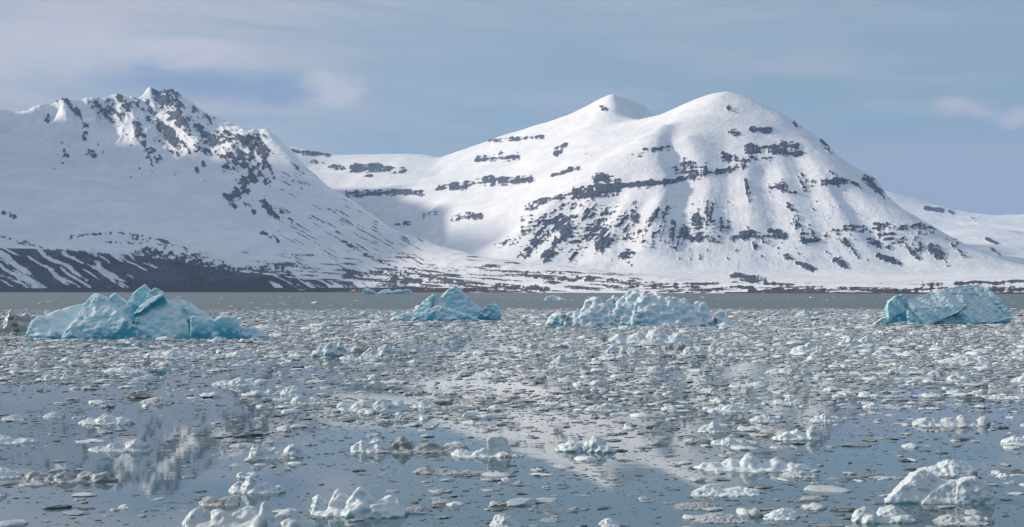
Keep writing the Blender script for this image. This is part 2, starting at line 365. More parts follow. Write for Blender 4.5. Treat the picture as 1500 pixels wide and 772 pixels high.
# ---- left peak with its cirque, spur, bluff and low foreland
def build_left():
    sky = [(-40, 150, 6650), (0, 170, 6600), (30, 172, 6600), (60, 158, 6600), (85, 151, 6620), (97, 147, 6640), (108, 154, 6660), (135, 153, 6700),
           (158, 147, 6800), (176, 140, 6880), (205, 141, 6950), (220, 134, 7000), (245, 131, 7000), (264, 134, 7000), (285, 150, 7000),
           (310, 168, 6950), (330, 182, 6880), (352, 193, 6700), (362, 195, 6350), (375, 191, 6100)]
    ridge = [(375, 191, 6100), (392, 200, 6000), (420, 225, 5850), (460, 262, 5600), (510, 298, 5320), (560, 327, 5050), (620, 352, 4750), (680, 370, 4450), (740, 381, 4250), (850, 394, 3980), (950, 404, 3760), (1060, 416, 3560)]
    spur = [(375, 191, 6100), (385, 215, 5960), (383, 240, 5800), (372, 262, 5660), (345, 286, 5480), (322, 298, 5350), (290, 322, 5150), (250, 336, 5020)]
    ribs = [[(97, 147, 6640), (100, 170, 6450), (95, 205, 6250), (96, 232, 6080)], [(135, 165, 6650), (128, 190, 6420), (124, 205, 6300), (131, 226, 6160)],
            [(245, 131, 7000), (255, 165, 6650), (275, 195, 6350), (300, 225, 6050)], [(176, 140, 6880), (180, 165, 6650), (205, 195, 6380), (222, 225, 6120)],
            [(310, 168, 6950), (315, 200, 6400), (330, 225, 6000)]]
    gul = [[(75, 175, 6560), (72, 200, 6350), (70, 235, 6130)], [(114, 168, 6600), (112, 200, 6360), (113, 240, 6110)], [(150, 175, 6720), (150, 210, 6400), (160, 250, 6080)],
           [(222, 155, 6850), (238, 195, 6480), (255, 235, 6130)], [(285, 170, 6800), (297, 205, 6330), (310, 240, 5950)]]
    floor_ = [[(-150, 235, 6000), (0, 238, 6000), (60, 251, 5950), (130, 262, 5950), (200, 270, 5900), (260, 276, 5800), (320, 280, 5600)],
              [(-150, 262, 5650), (0, 268, 5600), (100, 276, 5600), (200, 286, 5500), (280, 295, 5420)],
              [(-150, 298, 5250), (0, 302, 5200), (100, 312, 5150), (200, 318, 5120), (255, 320, 5100)],
              [(-150, 328, 4980), (0, 325, 4980), (40, 338, 4930), (80, 347, 4900), (120, 352, 4870)]]
    mid = [[(90, 356, 4830), (130, 343, 4900), (190, 338, 4960), (250, 336, 5020)], [(250, 352, 4860), (310, 345, 4950), (370, 322, 5180), (420, 300, 5350)], [(300, 370, 4740), (370, 360, 4850), (450, 340, 5060), (500, 325, 5200)],
           [(330, 382, 4680), (420, 378, 4720), (520, 368, 4800), (600, 360, 4760)], [(450, 396, 4560), (560, 392, 4420), (680, 388, 4180)], [(560, 408, 4240), (700, 404, 4020), (850, 404, 3780)],
           [(620, 417, 4080), (760, 413, 3860), (920, 413, 3520)]]
    bluff = [[(-150, 362, 4720), (0, 362, 4720), (100, 363, 4720), (160, 367, 4700), (205, 370, 4670), (250, 379, 4620), (300, 388, 4570), (350, 397, 4520), (400, 402, 4480), (450, 408, 4430)],
             [(-150, 421, 4500), (0, 421, 4500), (150, 422, 4490), (300, 422, 4450), (420, 423, 4380)],
             [(-100, 360, 4800), (50, 359, 4800), (150, 362, 4780)]]
    P = [dense(l) for l in [sky, ridge, spur] + ribs + gul + floor_ + mid + bluff]
    sh = np.array([[(p - 750) / F * (coast(p) + o), coast(p) + o, z] for p in np.arange(-900, 1100, 25) for o, z in ((0, 0.0), (25, 3.0), (-90, -9.0))])
    P.append(sh)
    side = np.array([(-2850, 4350, 420), (-2800, 4650, 980), (-2760, 5200, 1260), (-2780, 5650, 1370), (-2790, 5900, 1360), (-2800, 6100, 1330), (-2840, 6500, 1180), (-2900, 6900, 1000), (-3050, 7400, 780), (-3300, 7700, 500)], float)  # added ridge out of view, shaped to throw shade over peak and foreland
    shade_ridge = np.concatenate([a + (b - a) * np.linspace(0, 1, 9)[:, None] for a, b in zip(side[:-1], side[1:])])
    P.append(shade_ridge); P.append(shade_ridge * [1, 1, 0.5] + [-700, 0, 0]); P.append(shade_ridge * [1, 1, 0.2] + [-1400, 0, 0])
    rb = dense(ridge); P.append(rb * [1, 1, 1] + [190, 300, -210.0]); P.append(rb + [420, 900, -420.0])
    sk = dense(sky[:-3]); P.append(sk + [0, 600, -330.0]); P.append(sk + [-100, 1100, -600.0])
    rbf = Rbf(np.concatenate(P), 9)
    def d1(px): return np.interp(px, [-900, -100, 0, 300, 352, 380, 480, 620, 800, 1060], [7700, 7500, 7300, 7500, 7300, 6700, 6150, 5300, 4500, 4000])
    def detail(X, Y, Z):
        px = 750 + X / Y * F; py = HZ - (Z - CH) / Y * F
        high = sstep(py, 300, 215) * (px < 420) * sstep(px, 420, 370)
        Z = Z + high * (24 * ridged((X + .3 * Y) / 120, Y / 330, Z / 300, 3, 4) * sstep(py, 275, 190) + 10 * fbm(X / 60, Y / 60, 0, 9, 4))
        bl = sstep(py, 360, 372) * sstep(px, 420, 300) * sstep(py, 426, 418)
        fl = X / 55 + Y / 260
        Z = Z + bl * (20 * ridged(fl, Y / 240, 0, 21, 3) - 8 + 8 * fbm(X / 30, Y / 30, 0, 5, 3))
        Z = Z + 2.2 * fbm(X / 160, Y / 160, 0, 2, 4) * sstep(Z, 2, 20) + 5.0 * fbm(X / 70, Y / 45, 0, 41, 4) * sstep(py, 330, 372) * sstep(Z, 3, 14) * sstep(px, 230, 420)
        Z = Z + (11 * fbm((X + 0.5 * Y) / 150, (Y - 0.5 * X) / 420, 0, 71, 4) + 3.5 * fbm(X / 38, Y / 60, 0, 73, 3)) * sstep(py, 352, 300) * sstep(px, 420, 330) * (1 - 0.8 * sstep(py, 235, 275) * sstep(px, 320, 240))
        # smooth wind-packed slope facing the valley gets faint downhill flutes
        Z = Z + 3.0 * fbm((X + Y * 0.4) / 45, (X - Y) / 600, 0, 66, 3) * sstep(px, 390, 430) * sstep(py, 385, 340)
        return Z
    caps = [(242, 146, 262, 170, 10, 1.0), (258, 165, 276, 194, 10, 1.0), (231, 181, 257, 208, 7, .9), (202, 194, 220, 222, 7, .9), (222, 224, 230, 234, 5, .7), (151, 157, 182, 177, 8, .8), (174, 143, 188, 163, 6, .95),
            (197, 140, 208, 148, 6, .8), (219, 133, 246, 141, 6, .85), (97, 147, 111, 166, 4.5, .95), (66, 170, 70, 178, 3.5, .8), (86, 151, 90, 158, 3, .7), (91, 208, 97, 228, 3.2, .85), (128, 186, 124, 205, 3, .8), (118, 172, 124, 186, 2.5, .7),
            (128, 224, 138, 228, 3.2, .9), (279, 188, 311, 203, 6, .85), (268, 203, 274, 210, 5, .8), (322, 205, 353, 203, 6, .85), (300, 221, 312, 226, 5, .75), (288, 251, 299, 242, 4, .75), (284, 160, 296, 168, 4, .75), (292, 170, 316, 174, 2.6, .95),
            (340, 240, 388, 222, 11, .78), (352, 274, 386, 240, 8, .9), (330, 291, 366, 281, 5, .9), (338, 296, 346, 304, 3.5, .85), (345, 205, 384, 210, 8, .75), (360, 283, 400, 310, 4, .75), (385, 290, 425, 325, 3, .7), (378, 250, 395, 270, 4, .7), (392, 240, 402, 260, 2.2, .6), (340, 225, 362, 214, 5, .72),
            (352, 292, 372, 312, 2.2, .8), (395, 312, 415, 324, 2.4, .7), (420, 232, 440, 250, 2, .5), (430, 265, 450, 285, 2, .5), (384, 340, 408, 352, 3, .75), (160, 160, 200, 180, 14, .5), (200, 150, 240, 190, 16, .52), (225, 190, 270, 215, 14, .5), (140, 150, 160, 165, 7, .6), (246, 131, 268, 138, 4, .75), (300, 200, 360, 235, 20, .44),
            # low knolls and streaks on the foreland
            (90, 352, 120, 345, 3, .8), (120, 345, 175, 341, 1.6, .7), (175, 341, 235, 352, 2, .7), (235, 352, 275, 366, 2.2, .75), (190, 348, 250, 362, 1.6, .65), (150, 355, 210, 357, 1.6, .6), (0, 345, 40, 360, 2, .7), (20, 350, 60, 362, 2, .6), (-5, 310, 20, 318, 3, .6),
            (205, 372, 290, 384, 8, .95), (250, 378, 330, 396, 8, .95), (330, 396, 380, 400, 5, .8), (366, 396, 412, 390, 4, .8), (400, 392, 432, 402, 3, .75), (500, 352, 545, 378, 2, .75), (545, 378, 580, 392, 2, .7), (505, 404, 520, 400, 3, .8), (510, 400, 600, 402, 4, .6), (600, 394, 640, 410, 3, .8), (640, 408, 695, 418, 4, .95), (560, 410, 640, 413, 4, .85), (760, 404, 800, 406, 3, .7), (815, 408, 865, 409, 3.2, .9), (780, 406, 812, 408, 2.6, .85), (720, 420, 800, 424, 3.4, .95), (890, 410, 960, 415, 2, .7), (740, 398, 820, 400, 1.6, .5)]
    def rocks(px, py, X, Y, Z):
        base = capsules(px, py, caps)
        n = fbm(px / 9, py / 7, 0, 11, 4); diag = fbm((px + py * 0.9) / 22, (py - px * 0.75) / 5, 0, 12, 3)
        nb = fbm((px - py * 0.65) / 5.5, (py + 0.3 * px) / 22, 0, 15, 4)
        n4 = fbm(px / 3.6, py / 3.0, 0, 13, 3)
        m = sstep(base, 0.03, 0.3) * (0.70 * base + 0.45 * n + 0.55 * n4 + 0.5 * nb * (py < 330) + 0.3 * diag * (py < 330))
        # bluff: bare rock and scree, snow left in the gullies running down to one side
        top = np.interp(px, [-400, 0, 100, 160, 205, 250, 300, 350, 400, 450, 600], [362, 363, 365, 371, 374, 381, 390, 398, 403, 409, 414])
        bl = sstep(py, top - 1.5, top + 3) * sstep(px, 640, 430)
        wq = 9 * fbm(px / 40, py / 18, 0, 27, 3); snow = fbm((px - (py - 360) * 1.7 + wq) / 7, (py + px * 0.1) / 26, 0, 23, 4)
        amt = np.interp(px, [-100, 30, 130, 200, 240, 330, 420, 520], [.30, .26, .20, .12, -.16, -.16, .08, .3])
        bl_m = bl * (0.93 - 2.2 * np.clip(snow + amt + 0.15 * n - 0.12, 0, 0.4))
        beach = sstep(py, 420.5, 423.0) * sstep(px, 900, 640)
        fore = fbm(px / 30, (py - px * 0.07) / 2.6, 0, 31, 4)
        zone = sstep(py, 335, 400) * sstep(px, 215, 300) * sstep(px, 1040, 900)
        fm = np.clip(0.30 * zone + 0.85 * fore * zone + 0.30 * sstep(py, 398, 414) * sstep(px, 800, 500) * zone, 0, 0.9) * (1 - bl)
        thin = sstep(fbm(px / 22, (py - (px - 400) * 0.55) / 2.4, 0, 33, 3), 0.22, 0.5) * sstep(px, 388, 410) * sstep(px, 760, 600) * sstep(py, 215, 260) * 0.56
        m = np.maximum.reduce([m, bl_m, fm, thin, beach * (0.75 + 0.4 * fbm(px / 25, py / 2, 0, 77, 2))])
        dots = sstep(fbm(px / 6, py / 4.2, 0, 131, 3) + 0.5 * nb, 0.50, 0.80) * 0.62 * sstep(py, 150, 175) * sstep(py, 292, 255) * sstep(px, 40, 90) * sstep(px, 400, 370)
        m = np.maximum(m, dots)
        soil = np.clip(beach + bl * sstep(py, 405, 420) * 0.5 + bl * sstep(fbm(px / 40, py / 16, 0, 55, 3), 0.0, 0.4) * 0.8, 0, 1)
        lift = 7.0 * sstep(m, 0.35, 0.8) * (py < 330) + 2.5 * sstep(m, 0.4, 0.7) * (py >= 330) * sstep(Z, 2, 10)
        return m, soil, lift
    cols = np.r_[np.arange(-900, -20, 14), np.arange(-20, 1062, 1.25)]
    terrain('mountain_peak', rbf, cols, lambda c: coast(c) - 30, d1, 330, detail, rocks, M_LEFT, 'jagged snow-covered peak shaded by an added unseen ridge, with a cirque and a dark rock bluff on the shore')

# ---- broad banded massif
def Df(px, py):
    return 4000 + (400 - py) * 5.08 + np.maximum(0, 950 - px) * 1.5 + np.maximum(0, px - 1200) * 0.25
def fr(px, py, o=0.0): return (px, py, float(Df(px, py)) + o)
def build_right():
    sky = [(380, 200, 7900), (420, 212, 7850), (450, 220, 7800), (480, 226, 7750), (520, 227, 7720), (560, 226, 7700), (610, 227, 7600), (640, 229, 7500), (660, 231, 7400), (690, 218, 7250), (715, 206, 7100), (760, 192, 6900), (800, 179, 6700), (820, 172, 6600), (860, 155, 6350), (885, 142, 6220), (896, 138, 6180)]
    r2 = [(896, 138, 6180), (930, 149, 6290), (960, 157, 6360), (980, 164, 6420)]
    r1 = [(896, 138, 6180), (903, 152, 6100), (909, 168, 5990), (914, 178, 5880), (940, 174, 5760), (965, 168, 5660), (1000, 153, 5520), (1030, 141, 5430), (1050, 136, 5380), (1066, 134, 5350)]
    rr = [(1066, 134, 5350), (1090, 140, 5340), (1120, 155, 5300), (1150, 170, 5260), (1180, 191, 5200), (1210, 212, 5120), (1240, 238, 5040), (1262, 256, 4990), (1285, 263, 4940), (1299, 288, 4850), (1330, 312, 4720), (1370, 335, 4580), (1400, 351, 4480), (1440, 369, 4360), (1480, 384, 4260), (1530, 394, 4200), (1700, 398, 4150)]
    spur = [(1000, 153, 5520), (975, 182, 5330), (930, 205, 5150), (880, 238, 4990), (860, 258, 4900), (800, 306, 4700), (760, 340, 4600), (730, 368, 4540)]
    ribs = [[fr(975, 182, 33), fr(965, 205, -5), fr(972, 240, -22), fr(980, 265, -33), fr(960, 310, -33), fr(945, 360, -16)], [fr(1010, 200, -22), fr(1040, 265, -18), fr(1036, 310, -22), fr(1036, 350, -18)], [fr(1066, 134, 0), fr(1085, 180, -6), fr(1095, 225, -18), fr(1100, 285, -18), fr(1105, 345, -16)],
            [fr(1120, 200, 0), fr(1145, 230, -18), fr(1160, 300, -17), fr(1182, 358, -16)], [fr(1180, 225, 0), fr(1205, 262, -16), fr(1245, 325, -18), fr(1285, 378, -12)], [fr(1262, 285, 0), fr(1300, 330, -12), fr(1350, 375, -10)],
            [fr(880, 262, -12), fr(850, 310, -16), fr(810, 365, -12)], [fr(925, 265, -10), fr(900, 320, -16), fr(870, 375, -12)]]
    gul = [[fr(992, 180, 50), fr(984, 210, 33), fr(988, 250, 33), fr(1003, 330, 28), fr(1015, 390, 11)], [fr(1062, 200, 6), fr(1068, 240, 10), fr(1066, 300, 14), fr(1070, 372, 10)], [fr(1120, 250, 10), fr(1130, 300, 12), fr(1140, 378, 10)],
           [fr(1165, 235, 10), fr(1190, 290, 12), fr(1215, 380, 8)], [fr(1225, 280, 10), fr(1265, 335, 11), fr(1310, 385, 6)], [fr(905, 290, 6), fr(885, 330, 8), fr(845, 385, 3)], [fr(940, 300, 6), fr(925, 350, 10), fr(905, 388, 4)], [fr(850, 285, 3), fr(825, 330, 8), fr(775, 380, 0)]]
    wall = [[(890, 165, 6000), (850, 200, 5850), (800, 235, 5800), (740, 262, 5950), (690, 285, 6100)], [(930, 190, 5560), (880, 215, 5400), (830, 250, 5250), (780, 290, 5200), (735, 330, 5150)],
            [(860, 175, 6200), (800, 203, 6300), (750, 222, 6450), (690, 245, 6700), (640, 255, 6950)], [(610, 280, 6500), (560, 272, 6900), (500, 262, 7200), (450, 248, 7450)], [(640, 300, 6050), (690, 325, 5500), (720, 355, 5000)],
            [(580, 318, 6300), (540, 305, 6600), (480, 290, 7000)], [(650, 365, 5300), (610, 350, 5800), (560, 338, 6250), (480, 315, 6800)], [(700, 382, 4600), (660, 374, 5000)]]
    base = [[(690, 388, 4480), (740, 388, 4300), (800, 393, 4170), (850, 397, 4080), (950, 399, 4000), (1050, 401, 3950), (1150, 403, 3900), (1250, 404, 3880), (1350, 401, 3930), (1420, 397, 3980), (1500, 400, 3950), (1700, 400, 3950)],
            [(850, 407, 3900), (950, 408, 3720), (1050, 409, 3600), (1200, 411, 3400), (1350, 410, 3400), (1500, 409, 3400), (1700, 409, 3400)], [(950, 415, 3450), (1060, 414.5, 3300), (1200, 417, 2950), (1350, 417, 2850), (1420, 413, 2800), (1500, 411, 2800), (1700, 411, 2800)],
            [(1050, 424, 3120), (1150, 424, 2860), (1300, 424, 2620), (1500, 422, 2560)]]
    P = [dense(l) for l in [sky, spur] + ribs + gul + wall + base] + [dense(l, 20) for l in (r1, r2, rr[:8])] + [dense(rr[7:])]
    P.append(np.array([[(p - 750) / F * (coast(p) + o), coast(p) + o, z] for p in np.arange(850, 1800, 20) for o, z in ((0, 0.0), (20, 2.5), (-60, -7.0))]))
    P.append(np.array([[(p - 750) / F * d, d, -14.0] for p in np.arange(560, 850, 30) for d in (coast(p) + 60,)]))
    q = dense(rr[2:]); P.append(q + [150, 380, -210.0]); P.append(q + [350, 900, -430.0])
    q = dense(sky[:-1]); P.append(q + [60, 500, -150.0])
    q = dense(r2)[3:]; P.append(q + [120, 330, -200.0]); P.append(dense([(907, 154, 6085), (918, 166, 6050), (932, 168, 6067)], 24) + [14, 20, -26.0]); P.append(dense([(945, 160, 6246), (950, 172, 6120)], 30) + [0, 0, -14.0]); P.append(dense([(960, 178, 6000), (1000, 174, 6000)], 40))
    P.append(dense([(1030, 160, 5750), (1080, 165, 5700), (1150, 200, 5650)]) + [0, 100, -120.0])
    rbf = Rbf(np.concatenate(P), 6)
    def d0(px): return np.interp(px, [380, 480, 560, 640, 700, 780, 900, 960], [7000, 6500, 5700, 4900, 4350, 3950, 3450, coast(960) - 30]) if px < 960 else coast(px) - 30
    def d1(px): return np.interp(px, [380, 500, 660, 720, 820, 895, 980, 1066, 1150, 1240, 1300, 1400, 1500, 1720], [8150, 8000, 7800, 7500, 6950, 6500, 6150, 5750, 5600, 5350, 5200, 4850, 4650, 4600])
    def detail(X, Y, Z):
        px = 750 + X / Y * F; py = HZ - (Z - CH) / Y * F
        th = np.arctan2(px - 1060, py - 90); r = np.hypot(px - 1060, py - 90)
        slope = sstep(py, 405, 380) * sstep(px, 640, 760)
        low = sstep(r, 90, 230)
        Z = Z + slope * low * (4.0 * fbm(th * 9 + 0.6 * fbm(px / 40, py / 40, 0, 7, 2), r / 60, 0, 4, 4) + 0.5 * fbm(th * 40, r / 45, 0, 6, 3))
        Z = Z + sstep(px, 800, 700) * sstep(py, 380, 340) * (7 * fbm((px + py * 0.9) / 34, (py - 0.5 * px) / 90, 0, 14, 3))
        Z = Z + 1.8 * fbm(X / 120, Y / 120, 0, 2, 4) * sstep(Z, 2, 15) + 3.0 * fbm(X / 80, Y / 60, 0, 44, 4) * sstep(py, 404, 413) * sstep(Z, 2, 12)
        return Z
    caps = [(800, 294, 845, 284, 4, .85), (842, 285, 905, 274, 8, 1.0), (872, 262, 890, 262, 7, .72), (900, 275, 976, 267, 4.2, .95), (976, 267, 1040, 255, 4, .75), (1040, 255, 1090, 243, 4, .8), (983, 248, 1038, 254, 5, .62), (945, 221, 983, 217, 3.4, .78), (1000, 240, 1030, 244, 6, .6), (920, 228, 940, 226, 2.5, .6),
            (1069, 160, 1075, 164, 3, .75), (1072, 195, 1080, 198, 4, .75), (1100, 190, 1126, 191, 4, .85), (1098, 221, 1135, 217, 6, .95), (1130, 222, 1170, 226, 4.5, .95), (1146, 212, 1164, 214, 4, .85), (1060, 230, 1092, 236, 5, .75), (1100, 232, 1132, 234, 3.2, .7), (1130, 274, 1158, 278, 6, .8), (1176, 262, 1180, 276, 4, .85), (1190, 268, 1240, 268, 4, .7), (1225, 262, 1230, 270, 3, .8), (1144, 258, 1148, 265, 2, .6),
            (1164, 180, 1170, 184, 3, .85), (1203, 210, 1222, 222, 4.5, .85), (1225, 224, 1240, 236, 2.5, .6), (1270, 264, 1300, 290, 6, 1.0), (1210, 250, 1262, 276, 2, .62),
            (728, 362, 775, 338, 4, .8), (745, 358, 830, 300, 6, .55), (765, 372, 850, 300, 9, .62), (800, 372, 870, 296, 9, .66), (815, 326, 835, 318, 8, .9), (838, 380, 900, 300, 8, .58), (860, 372, 925, 305, 7, .55), (875, 362, 893, 355, 5, .8), (905, 360, 930, 320, 5, .62), (935, 345, 960, 308, 4, .72), (965, 345, 980, 305, 4.5, .72), (985, 358, 1000, 340, 8, .72), (985, 345, 985, 320, 4, .62),
            (875, 385, 885, 365, 4, .8), (905, 378, 925, 372, 5, .7), (925, 390, 915, 380, 3, .7), (870, 385, 890, 375, 3, .75), (940, 358, 960, 360, 4, .62), (900, 342, 960, 350, 8, .44), (780, 330, 860, 345, 16, .44),
            (1033, 297, 1036, 320, 6, .68), (1020, 330, 1055, 332, 10, .56), (1012, 350, 1025, 350, 5, .85), (1040, 348, 1050, 350, 5, .85), (1020, 318, 1050, 300, 7, .5), (1092, 266, 1097, 294, 3, .72), (1088, 345, 1100, 343, 5, .85), (1072, 349, 1145, 344, 4, .66), (1103, 355, 1106, 362, 3, .8), (1115, 350, 1122, 354, 4, .75), (1126, 340, 1146, 346, 5, .7),
            (1157, 298, 1168, 318, 3, .82), (1168, 325, 1190, 345, 7, .66), (1175, 350, 1195, 352, 5, .8), (1150, 375, 1158, 380, 3.5, .6), (1165, 385, 1195, 397, 2.4, .85), (1222, 382, 1240, 392, 4, .95), (1238, 355, 1258, 378, 3.2, .9), (1222, 350, 1232, 356, 3, .75), (1210, 345, 1225, 340, 4, .62), (1240, 336, 1300, 332, 5, .62), (1290, 335, 1360, 336, 6, .55), (1285, 375, 1320, 388, 3, .85), (1270, 352, 1300, 362, 4, .6), (1300, 345, 1345, 360, 10, .55), (1328, 362, 1345, 380, 3, .8), (1345, 350, 1385, 380, 7, .6), (1370, 338, 1398, 350, 5, .75), (1360, 365, 1385, 380, 3, .75), (1395, 360, 1410, 375, 2.4, .7),
            (717, 207, 796, 201, 2.6, .62), (700, 235, 759, 230, 3.6, .78), (735, 228, 746, 232, 4, .85), (486, 246, 500, 247, 4, .75), (518, 247, 555, 246, 5, 1.0), (555, 249, 592, 250, 3.4, .72), (530, 256, 545, 258, 2, .6), (508, 284, 530, 284, 4, .9), (530, 283, 618, 283, 3.2, .82), (640, 277, 680, 272, 4.6, .82), (680, 270, 720, 264, 5, .75), (720, 267, 778, 262, 4.2, .82), (664, 320, 704, 316, 4, .66), (670, 321, 686, 318, 3.4, .85), (816, 224, 830, 218, 4, .82), (856, 224, 866, 226, 3, .62), (580, 330, 600, 327, 3, .7), (425, 222, 480, 226, 3, .75), (440, 228, 470, 240, 4, .5), (620, 317, 640, 312, 2.4, .6), (808, 257, 850, 247, 3, .7), (775, 305, 800, 292, 5, .62), (880, 158, 888, 160, 2.4, .8), (780, 318, 790, 312, 3, .7),
            # coastal strip
            (1075, 404, 1118, 410, 4, 1.0), (1100, 427, 1210, 425, 3, 1.0), (1010, 425, 1100, 421, 2.2, .7), (1180, 421, 1290, 424, 2.2, .62), (1300, 426, 1420, 424, 2.4, .7), (1352, 421, 1380, 419, 3, .8), (1400, 415, 1520, 412, 2.2, .9), (1440, 424, 1540, 424, 3, .85), (960, 417, 1080, 414, 2.0, .62), (920, 420, 1020, 420, 2.2, .6), (1110, 414, 1160, 418, 2.2, .75), (1040, 388, 1042, 396, 1, .4)]
    def rocks(px, py, X, Y, Z):
        band = [c for c in caps if abs(c[3] - c[1]) < 0.4 * abs(c[2] - c[0])]; rest = [c for c in caps if abs(c[3] - c[1]) >= 0.4 * abs(c[2] - c[0])]
        th = np.arctan2(px - 1060, py - 90); r = np.hypot(px - 1060, py - 90)
        wob = 3.0 * fbm(px / 26, py / 26, 0, 101, 3)
        b1 = capsules(px + wob, py + 0.6 * wob, band); b2 = capsules(px + wob, py + wob, rest)
        n4 = fbm(px / 3.4, py / 2.6, 0, 13, 3); fan = fbm(th * 34 + wob * .1, r / 26, 0, 12, 4); fan2 = fbm(th * 85, r / 20, 0, 16, 3)
        hor = fbm(px / 20, (py + (px - 1000) * 0.10 + wob * .5) / 2.3, 0, 19, 3); blk_ = fbm(px / 5.5, py / 30, 0, 20, 2)
        m1 = sstep(b1, 0.03, 0.3) * (0.86 * b1 + 0.50 * hor + 0.30 * n4 + 0.34 * blk_)
        m2 = sstep(b2, 0.03, 0.3) * (0.68 * b2 + 0.42 * n4 + 0.55 * fan + 0.5 * fan2 + 0.25 * hor)
        m = np.maximum(m1, m2)
        speck = sstep(fbm(px / 5, py / 4, 0, 63, 3) + 0.4 * fan, 0.42, 0.7) * 0.6 * sstep(py, 255, 300) * sstep(py, 392, 378) * sstep(px, 800, 900) * sstep(px, 1420, 1360)
        plain = sstep(py, 402, 416) * sstep(px, 820, 900)
        pm = plain * np.clip(0.14 + 0.85 * fbm(px / 34, py / 1.7, 0, 37, 4) + 0.26 * sstep(py, 416, 424), 0, 0.85) * np.interp(px, [820, 1150, 1500], [1.0, 0.9, 0.85])
        edge = sstep(Z, 4.0, 1.6) * (0.8 + 0.5 * fbm(px / 14, py * 0, 0, 71, 3))
        m = np.maximum.reduce([m, speck, pm, edge])
        soil = np.clip(sstep(py, 410, 418) * 0.55, 0, 1)
        lift = 6.0 * sstep(m, 0.35, 0.8) * (py < 395) + 1.0 * sstep(m, 0.4, 0.7) * (py >= 395) * sstep(Z, 2, 8)
        return m, soil, lift
    cols = np.r_[np.arange(380, 1512, 1.2), np.arange(1512, 1720, 10)]
    terrain('mountain_massif', rbf, cols, d0, d1, 380, detail, rocks, M_RIGHT, warp=15.0, label='broad snowy massif with dark horizontal rock bands and a sunlit valley side')

# ---- far sunlit hills
def build_far():
    sky = [(1180, 270, 9200), (1290, 280, 9000), (1312, 287, 9000), (1350, 298, 8900), (1380, 304, 8850), (1400, 309, 8800), (1430, 317, 8700), (1470, 317, 8700), (1500, 319, 8800), (1560, 312, 8900), (1700, 300, 9000)]
    l2 = [(1290, 310, 8300), (1340, 318, 8200), (1400, 330, 8000), (1460, 328, 8000), (1540, 330, 8000), (1700, 330, 8000)]
    l3 = [(1340, 338, 7200), (1400, 345, 6700), (1440, 338, 6900), (1465, 336, 6950), (1500, 345, 6900), (1560, 350, 6800), (1700, 350, 6800)]
    l4 = [(1380, 365, 5900), (1440, 362, 5900), (1490, 360, 6000), (1540, 368, 5900), (1700, 370, 5900)]
    l5 = [(1380, 385, 5100), (1460, 388, 5000), (1540, 388, 5000), (1700, 388, 5000)]; l6 = [(1380, 398, 4500), (1700, 400, 4400)]
    P = [dense(l, 90) for l in (sky, l2, l3, l4, l5, l6)]; q = dense(sky, 90); P.append(q + [0, 700, -300.0])
    rbf = Rbf(np.concatenate(P), 40)
    def detail(X, Y, Z): return Z + 9 * fbm(X / 260, Y / 260, 0, 5, 4) + 7 * ridged(X / 330, Y / 500, 0, 8, 3)
    def rocks(px, py, X, Y, Z):
        caps = [(1356, 305, 1380, 308, 3, .9), (1390, 310, 1396, 312, 2.4, .8), (1445, 350, 1462, 358, 2.2, .8), (1420, 318, 1426, 320, 2, .6), (1448, 362, 1466, 374, 2, .7)]
        m = capsules(px, py, caps) * (0.85 + 0.5 * fbm(px / 8, py / 5, 0, 11, 3))
        m = np.maximum(m, sstep(py, 380, 390) * np.clip(0.1 + 0.6 * fbm(px / 30, py / 2, 0, 3, 3), 0, .7))
        return m, m * 0, 4 * m
    cols = np.r_[np.arange(1180, 1512, 2.0), np.arange(1512, 1720, 12)]
    terrain('distant_hills', rbf, cols, lambda c: 4300, lambda c: 9700, 170, detail, rocks, M_RIGHT, 'low sunlit snow hills far behind the shoulder of the massif')
build_left(); build_right(); build_far()

# ------------------------------------------------------------------ icebergs and floes
PENDING = []        # meshes waiting for one shared evaluation of their remesh modifiers
def hull_bm(clouds):
    bm = bmesh.new()
    for pts in clouds:
        b = bmesh.new(); vs = [b.verts.new(p) for p in pts]
        r = bmesh.ops.convex_hull(b, input=vs)
        junk = [g for g in set(r['geom_interior']) | set(r['geom_unused']) if isinstance(g, bmesh.types.BMVert) and g.is_valid]
        bmesh.ops.delete(b, geom=junk, context='VERTS')
        m = bpy.data.meshes.new('hull'); b.to_mesh(m); b.free(); bm.from_mesh(m); bpy.data.meshes.remove(m)
    return bm
def ice_object(name, clouds, voxel, origin, style, mat, label, cat, group=None, smooth=2, blues=(), dirts=(), seed=1, place=True):
    """clouds: world-space point sets, one convex block each; they are fused, rounded and weathered into one body"""
    o3 = np.array(origin, float)
    bm = hull_bm([[tuple(np.array(p) - o3) for p in c] for c in clouds])
    me = bpy.data.meshes.new(name); bm.to_mesh(me); bm.free()
    o = bpy.data.objects.new(name, me); o.location = origin; link(o)
    m = o.modifiers.new('fuse', 'REMESH'); m.mode = 'VOXEL'; m.voxel_size = voxel
    if smooth:
        q = o.modifiers.new('melt', 'SMOOTH'); q.factor = 0.5; q.iterations = smooth
    PENDING.append((o, style, mat, seed, voxel, blues, dirts, o3))
    tag(o, label, cat, group)
    return o
